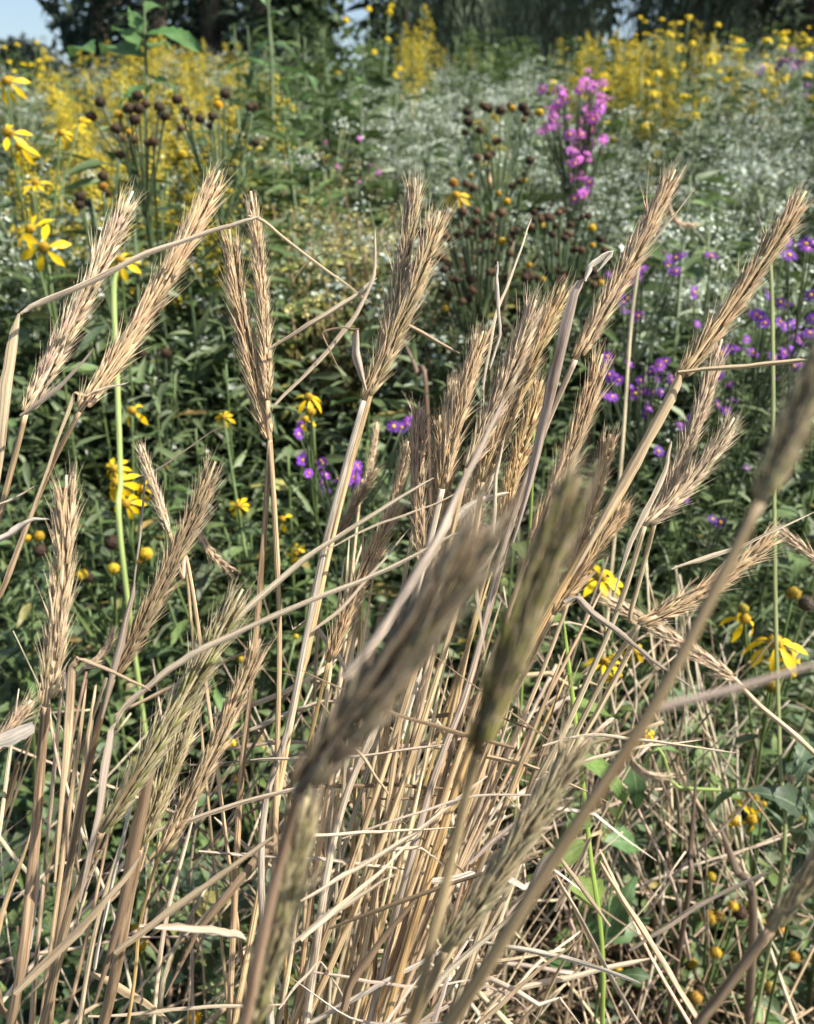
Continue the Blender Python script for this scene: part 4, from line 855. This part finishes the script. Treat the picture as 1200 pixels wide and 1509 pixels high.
def proto_green(seed):
    rr = random.Random(seed); b = MB(); P = []; D = []
    for s in range(4):
        bx, by = rr.uniform(-.1, .1), rr.uniform(-.1, .1); H = rr.uniform(.6, .95); b.tube([(bx * .3, by * .3, 0), (bx, by, H)], .003, 5)
        p, d = leafy(rr, H, 55, .12, 1.0, .03); P += [(a[0] + bx * a[2] / H, a[1] + by * a[2] / H, a[2]) for a in p]; D += d
    return [('stem', b.mesh('stem', M_gstem), (.08, .12, .05)), ('foliage', leafage('foliage', P, D, [rr.uniform(.06, .11) for _ in P], SMALLLEAF if seed % 2 else OVALLEAF, seed=seed), (.085, .13, .042))]
def proto_daisy(seed):
    parts = proto_green(seed * 2 + 1); rr = random.Random(seed); V = []; Fc = []; U = []; b = MB()
    for k in range(9):
        c = Vector((rr.uniform(-.16, .16), rr.uniform(-.16, .16), rr.uniform(.78, 1.02))); b.tube([(c.x * .3, c.y * .3, .55), c], .0018, 4)
        for i in range(8):
            q = i * math.pi / 4 + rr.random() * .3; dv = Vector((math.cos(q), math.sin(q), rr.uniform(-.6, .1))); s_ = .032
            gv_, gf_, gu_ = leaf_geo(.36, .4, .1, n=3, seed=i, peak=.6); M = frame(c, dv, (0, 0, 1)).to_3x3() * s_; n0 = len(V)
            V += [tuple(c + M @ Vector(v)) for v in gv_]; Fc += [tuple(j + n0 for j in f_) for f_ in gf_]; U += [tuple(u) for u in gu_]
    return parts + [('flower_stem', b.mesh('flower_stem', M_gstem), (.10, .15, .05)), ('flower', np_mesh('flower', V, Fc, np.array(U), M_petal), (.76, .56, .02))]
def proto_brown(seed):
    rr = random.Random(seed); b = MB(); F = []; P, D = leafy(rr, .6, 60, .1, 1.0, .05)
    for k in range(16):
        c = Vector((rr.uniform(-.15, .15), rr.uniform(-.15, .15), rr.uniform(.6, .95))); b.tube([(c.x * .2, c.y * .2, .2), c], .0018, 4)
        for j in range(9): F.append(c + Vector((rr.gauss(0, .005), rr.gauss(0, .005), rr.gauss(0, .005))))
    return [('stem', b.mesh('stem', M_gstem), (.13, .11, .06)), ('foliage', leafage('foliage', P, D, [rr.uniform(.05, .08) for _ in P], SMALLLEAF, seed=seed), (.075, .10, .055)), ('seed_heads', florets('seed_heads', arr(F), .006, seed), (.05, .03, .018))]
PROTO = {k: [f_(s) for s in range(n_)] for k, f_, n_ in (('gold', proto_goldenrod, 4), ('bone', proto_boneset, 4), ('wast', proto_whiteaster, 3), ('green', proto_green, 4), ('daisy', proto_daisy, 3), ('brown', proto_brown, 2))}
INFO = {'gold': ('goldenrod_plant', 'goldenrod with arching yellow plumes in the meadow', 'goldenrod', 'goldenrods across the meadow'),
        'bone': ('boneset_plant', 'grey green plant topped with flat white flower clusters', 'white wildflower', 'white flowered bonesets across the meadow'),
        'wast': ('white_aster_plant', 'bushy weed dotted with tiny white star flowers', 'white aster', 'white asters across the meadow'),
        'ygrn': ('yellow_green_weed', 'yellowing weed with pale tops in the middle of the meadow', 'weed', 'yellowing weeds in the middle of the meadow'),
        'green': ('leafy_plant', 'plain green leafy plant standing in the meadow slope', 'weed', 'plain leafy plants on the meadow slope'),
        'daisy': ('daisy_plant', 'leafy plant with yellow daisies up on the meadow slope', 'flower', 'yellow daisies on the meadow slope'),
        'brown': ('dry_knob_plant', 'thin plant with small dark seed knobs on the slope', 'seed head plant', 'dark knobbed plants on the slope')}
#  where each kind grows, read off the photograph: (x0,y0,x1,y1 of the plant's top in the picture, weights)
ZONES = [((840, 20, 1060, 120), dict(gold=2.6, daisy=.7, bone=.8, green=2)), ((1060, 40, 1200, 120), dict(bone=3, daisy=1, gold=1)), ((1100, 100, 1200, 200), dict(bone=3, wast=2)),
         ((560, 60, 850, 160), dict(bone=4, green=2, gold=.5)), ((590, 0, 660, 110), dict(gold=6)), ((560, 160, 700, 240), dict(bone=3, green=2)), ((380, 20, 560, 150), dict(green=6, bone=.5)),
         ((400, 150, 620, 300), dict(ygrn=4, wast=1, bone=1)), ((0, 60, 60, 250), dict(daisy=.4, gold=1.3, bone=3, green=1.4)), ((60, 80, 330, 235), dict(gold=6, bone=2, green=1)), ((0, 0, 380, 110), dict(gold=3.4, bone=2, green=1.2)),
         ((620, 240, 900, 460), dict(brown=3, wast=1, green=1)), ((890, 120, 1200, 360), dict(wast=3.4, bone=3, green=2.2)), ((300, 200, 420, 420), dict(green=3, wast=2)), ((0, 300, 1200, 700), dict(green=3, wast=2))]
count = {}
for i in range(1000):
    y = 1.65 + 8.6 * R.random() ** 1.35; x = R.uniform(-.52, .52) * (y + .2)
    h = R.uniform(.72, 1.08)
    p = Vector((x, y, gz(x, y) + h)) - EYE; dz = p.dot(CF); px_ = 600 + FPX * p.x / dz; py_ = 754.5 - FPX * p.dot(CU) / dz
    kind = 'green'
    for (x0, y0, x1, y1), wts in ZONES:
        if x0 <= px_ <= x1 and y0 <= py_ <= y1: kind = R.choices(list(wts), list(wts.values()))[0]; break
    if count.get(kind, 0) >= 290: continue
    count[kind] = count.get(kind, 0) + 1
    nm, lab, cat, grp = INFO[kind]
    t = thing(nm, (x, y, gz(x, y) - .02), lab, cat, grp); t.rotation_euler.z = R.uniform(0, 6.3); s = h / .95; t.scale = (s, s, s)
    vr = R.uniform(.8, 1.2)
    for pn, me, c in R.choice(PROTO['bone' if kind == 'ygrn' else kind]):
        if kind == 'ygrn': c = {'foliage': (.27, .27, .07), 'flower_cluster': (.56, .52, .20), 'stem': (.24, .17, .09)}[pn]
        o_ = inst(pn, me, t, None, tuple(v * vr for v in c))
        if pn != 'stem': o_['kind'] = 'stuff'

def special(kind, px_, py_, d, label, wid=.8, yellow=None):
    nm, _, cat, _ = INFO[kind]; p = at(px_, py_, d); g0 = gz(p.x, p.y)
    t = thing(nm, (p.x, p.y, g0 - .02), label, cat); s = (p.z - g0) / .95; t.scale = (s * wid, s * wid, s); t.rotation_euler.z = R.uniform(0, 6)
    for pn, me, c in R.choice(PROTO[kind]):
        o_ = inst(pn, me, t, None, c)
        if pn != 'stem': o_['kind'] = 'stuff'
    return t
special('gold', 622, 5, 4.2, 'tall bright goldenrod spire in front of the weeping tree at the centre top', .7)
special('gold', 600, 30, 4.6, 'second goldenrod spire just left of the tall bright one', .6)
special('daisy', 545, 25, 4.0, 'tall plant with few yellow flowers left of the goldenrod spires', .6)
special('green', 430, 15, 3.2, 'tall leafy plant reaching above the slope, left of the small sky gap', .7)
special('green', 490, 40, 3.4, 'tall leafy plant under the small sky gap', .7)
special('green', 375, 30, 3.0, 'tall leafy plant nearest the dark pines', .6)
special('green', 540, 60, 3.6, 'tall leafy plant at the foot of the goldenrod spires', .7)
special('daisy', 1020, 40, 4.4, 'tall yellow daisies standing up before the dark willow at right', .7)
special('daisy', 1175, 55, 3.6, 'tall yellow daisies near the top right corner', .7)
special('bone', 690, 70, 4.2, 'tall frothy white plant beside the goldenrod spires', 1.0)
special('bone', 770, 75, 4.0, 'frothy white plant under the weeping tree', 1.0)
special('gold', 875, 62, 4.6, 'broad goldenrod below the narrow sky gap', 1.1)
special('gold', 940, 60, 4.8, 'broad goldenrod right of the narrow sky gap', 1.1)
special('gold', 980, 205, 3.3, 'small lone goldenrod among white flowers at right', .8)
for x_, y_, d_, w_ in [(590, 105, 4.0, 1.5), (640, 95, 4.4, 1.6), (725, 85, 4.2, 1.7), (800, 105, 3.9, 1.6), (610, 170, 3.2, 1.2), (690, 165, 3.3, 1.3), (1080, 80, 4.6, 1.6), (1130, 120, 3.8, 1.5), (1190, 140, 3.6, 1.5), (960, 165, 3.4, 1.3), (1050, 180, 3.2, 1.3), (1160, 215, 2.7, 1.2)]:
    special('bone', x_, y_, d_, 'bushy silvery green mound frothed with small white flowers', w_)['group'] = 'silvery mounds high on the slope'
for x_, y_, d_, hh in [(345, 35, 2.5, .1), (390, 75, 2.4, .12), (440, 50, 2.7, .12), (480, 90, 2.5, .11), (525, 70, 2.9, .12), (415, 120, 2.2, .1), (320, 90, 2.4, .1)]:
    q = at(x_, y_, d_); o_ = herb('broad_weed', 'tall weed with broad drooping leaves before the dark trees', 'weed', below(x_, y_, d_, 0, .03), q, (OVATE, 26, hh), (.075, .125, .042), (), .003, GRN, 'broad leaved weeds before the trees', lo=.35)
special('gold', 150, 110, 2.6, 'olive gold goldenrod rising behind the spent knobs at left', 1.0)
special('gold', 290, 75, 3.2, 'goldenrod in front of the pines right of the big weed', .8)
# ------------------------------------------------------------------ trees along the top of the bank
def tree(name, label, x, y, H, style, c, seed, trunk_r=.22, group=None, low=1.2, spread=2.6):
    rr = random.Random(seed); g0 = gz(x, y); t = thing(name, (x, y, g0 - .05), label, 'tree', group)
    C = crom([(0, 0, 0), (rr.uniform(-.2, .2), rr.uniform(-.2, .2), H * .35), (rr.uniform(-.4, .4), rr.uniform(-.4, .4), H * .92)], 6)
    inst('trunk', MB().tube(C, [trunk_r * (1.2 - 1.1 * i / (len(C) - 1)) for i in range(len(C))], 9).mesh('trunk', M_bark), t, None, (.09, .07, .055, 1))
    lb = MB(); P = []; D = []; S = []
    nl = 34 if style == 'pine' else 26
    for i in range(nl):
        u = (i + rr.random()) / nl; z = low + (H * .93 - low) * u; q = i * 2.4 + rr.uniform(-.4, .4)
        Lb = spread * (1 - .75 * u if style == 'pine' else math.sin(math.pi * (.25 + .65 * u))) * rr.uniform(.75, 1.15)
        k = min(len(C) - 1, int(z / (H * .92) * (len(C) - 1))); b0 = Vector((C[k].x, C[k].y, z))
        rise = -.12 if style == 'pine' else .55
        e = b0 + Vector((math.cos(q) * Lb, math.sin(q) * Lb, rise * Lb)); m_ = b0.lerp(e, .5) + Vector((0, 0, .15 * Lb))
        cc = crom([b0, m_, e], 5); lb.tube(cc, [.05 * (1.1 - .09 * j) * (1 - .5 * u) for j in range(len(cc))], 5)
        for j in range(130 if style != 'willow' else 40):
            s = rr.uniform(.15, 1.05); p = cc[min(len(cc) - 1, int(s * (len(cc) - 1)))] + Vector((rr.gauss(0, .22), rr.gauss(0, .22), rr.gauss(0, .14)))
            if style == 'willow':
                hl = rr.uniform(1.6, 4.2); sx, sy = rr.gauss(0, .1), rr.gauss(0, .1)
                for a in range(int(hl / .13)):
                    f_ = a * .13; P.append(p + Vector((sx * f_ + rr.gauss(0, .04), sy * f_ + rr.gauss(0, .04), -f_))); D.append((rr.gauss(0, .35), rr.gauss(0, .35), -1)); S.append(rr.uniform(.16, .3))
            else:
                P.append(p); D.append((rr.gauss(0, 1), rr.gauss(0, 1), rr.gauss(-.15, .6))); S.append(rr.uniform(.2, .42) if style == 'pine' else rr.uniform(.16, .3))
    P = [p for p in P]; keep = [i for i, p in enumerate(P) if p.z > .25]
    inst('limbs', lb.mesh('limbs', M_bark), t, None, (.08, .062, .05, 1))['kind'] = 'stuff'
    inst('crown', leafage('crown', arr([P[i] for i in keep]), [D[i] for i in keep], [S[i] for i in keep], {'pine': SMALLLEAF, 'willow': THINLEAF, 'broad': OVALLEAF}[style], M_crown, seed), t, None, c + (1,))
PN = (.034, .055, .034); WL = (.19, .235, .15); BRD = (.075, .115, .05)
def tx(px, y): return (px - 600) / FPX * (y * math.cos(PITCH) - .1)
for name, lab, px_, y, H, st, c, sd, kw in [
    ('pine_tree', 'dark pine at the top left beside the bright sky', 172, 24, 11, 'pine', PN, 1, dict(low=.4, spread=1.5)),
    ('pine_tree', 'dark pine behind the big leaved weed', 235, 20, 11, 'pine', PN, 2, dict(low=.4, spread=1.8)),
    ('pine_tree', 'dark pine right of the big leaved weed', 330, 18, 10, 'pine', PN, 3, dict(low=.5, spread=1.6)),
    ('pine_tree', 'dark pine with bare lower trunk left of centre', 395, 22, 12, 'pine', PN, 4, dict(low=.5, spread=1.8)),
    ('broadleaf_tree', 'small pale tree with open crown in front of the left sky gap', 45, 26, 2.9, 'broad', (.10, .13, .10), 5, dict(low=.6, spread=1.1, trunk_r=.08)),
    ('broadleaf_tree', 'mid green bushy tree left of the weeping ones', 445, 15, 5, 'broad', BRD, 6, dict(low=.5, spread=.8, trunk_r=.1)),
    ('broadleaf_tree', 'bushy tree behind the centre goldenrod spire', 598, 24, 8, 'broad', BRD, 7, dict(low=.6, spread=1.1)),
    ('willow_tree', 'weeping tree with a dark trunk right of the goldenrod spire', 690, 17, 9, 'willow', WL, 8, dict(low=1.6, spread=1.3)),
    ('willow_tree', 'weeping tree with hanging strands above the white flowers', 795, 18, 9, 'willow', WL, 9, dict(low=1.6, spread=1.3)),
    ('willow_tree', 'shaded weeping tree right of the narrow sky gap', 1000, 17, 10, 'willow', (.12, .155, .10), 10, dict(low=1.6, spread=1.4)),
    ('willow_tree', 'weeping tree toward the right edge', 1110, 20, 10, 'willow', WL, 11, dict(low=1.6, spread=1.8)),
    ('broadleaf_tree', 'dark round tree at the top right corner', 1180, 16, 8, 'broad', (.04, .065, .035), 12, dict(low=.5, spread=2.2)),
    ('pine_tree', 'very dark tree filling the gap behind the right goldenrod', 1060, 27, 12, 'pine', PN, 13, dict(low=.6, spread=2.4)),
    ('pine_tree', 'dark tree deep behind the weeping pair', 740, 28, 12, 'pine', PN, 14, dict(low=.6, spread=2.2)),
]: tree(name, lab, tx(px_, y), y, H, st, c, sd, **kw)
# the wood behind, one mass, open where the sky shows
rg = np.random.default_rng(77); n = 9000
wy = rg.uniform(29, 34, n); wpx = rg.uniform(-200, 1400, n); wz = rg.uniform(0, 9, n)
ok = ~(((wpx < 130)) | ((wpx > 880) & (wpx < 900)) | ((wpx > 490) & (wpx < 545)))
wx = (wpx - 600) / FPX * wy * .96
wp = np.stack([wx, wy, np.array([gz(a, b) for a, b in zip(wx, wy)]) + wz], 1)[ok]
dd = rg.normal(size=(len(wp), 3)); me = leafage('woods', wp, dd, rg.uniform(.5, 1.0, len(wp)), OVALLEAF, M_crown, 78)
o = inst('woods', me, None, None, (.065, .095, .06)); o['kind'] = 'stuff'
um = {o.data for o in bpy.data.objects if o.type == 'MESH'}
for m_ in um: m_.calc_loop_triangles()
print('tris', sum(len(m_.loop_triangles) for m_ in um))
print('objects', len(bpy.data.objects))
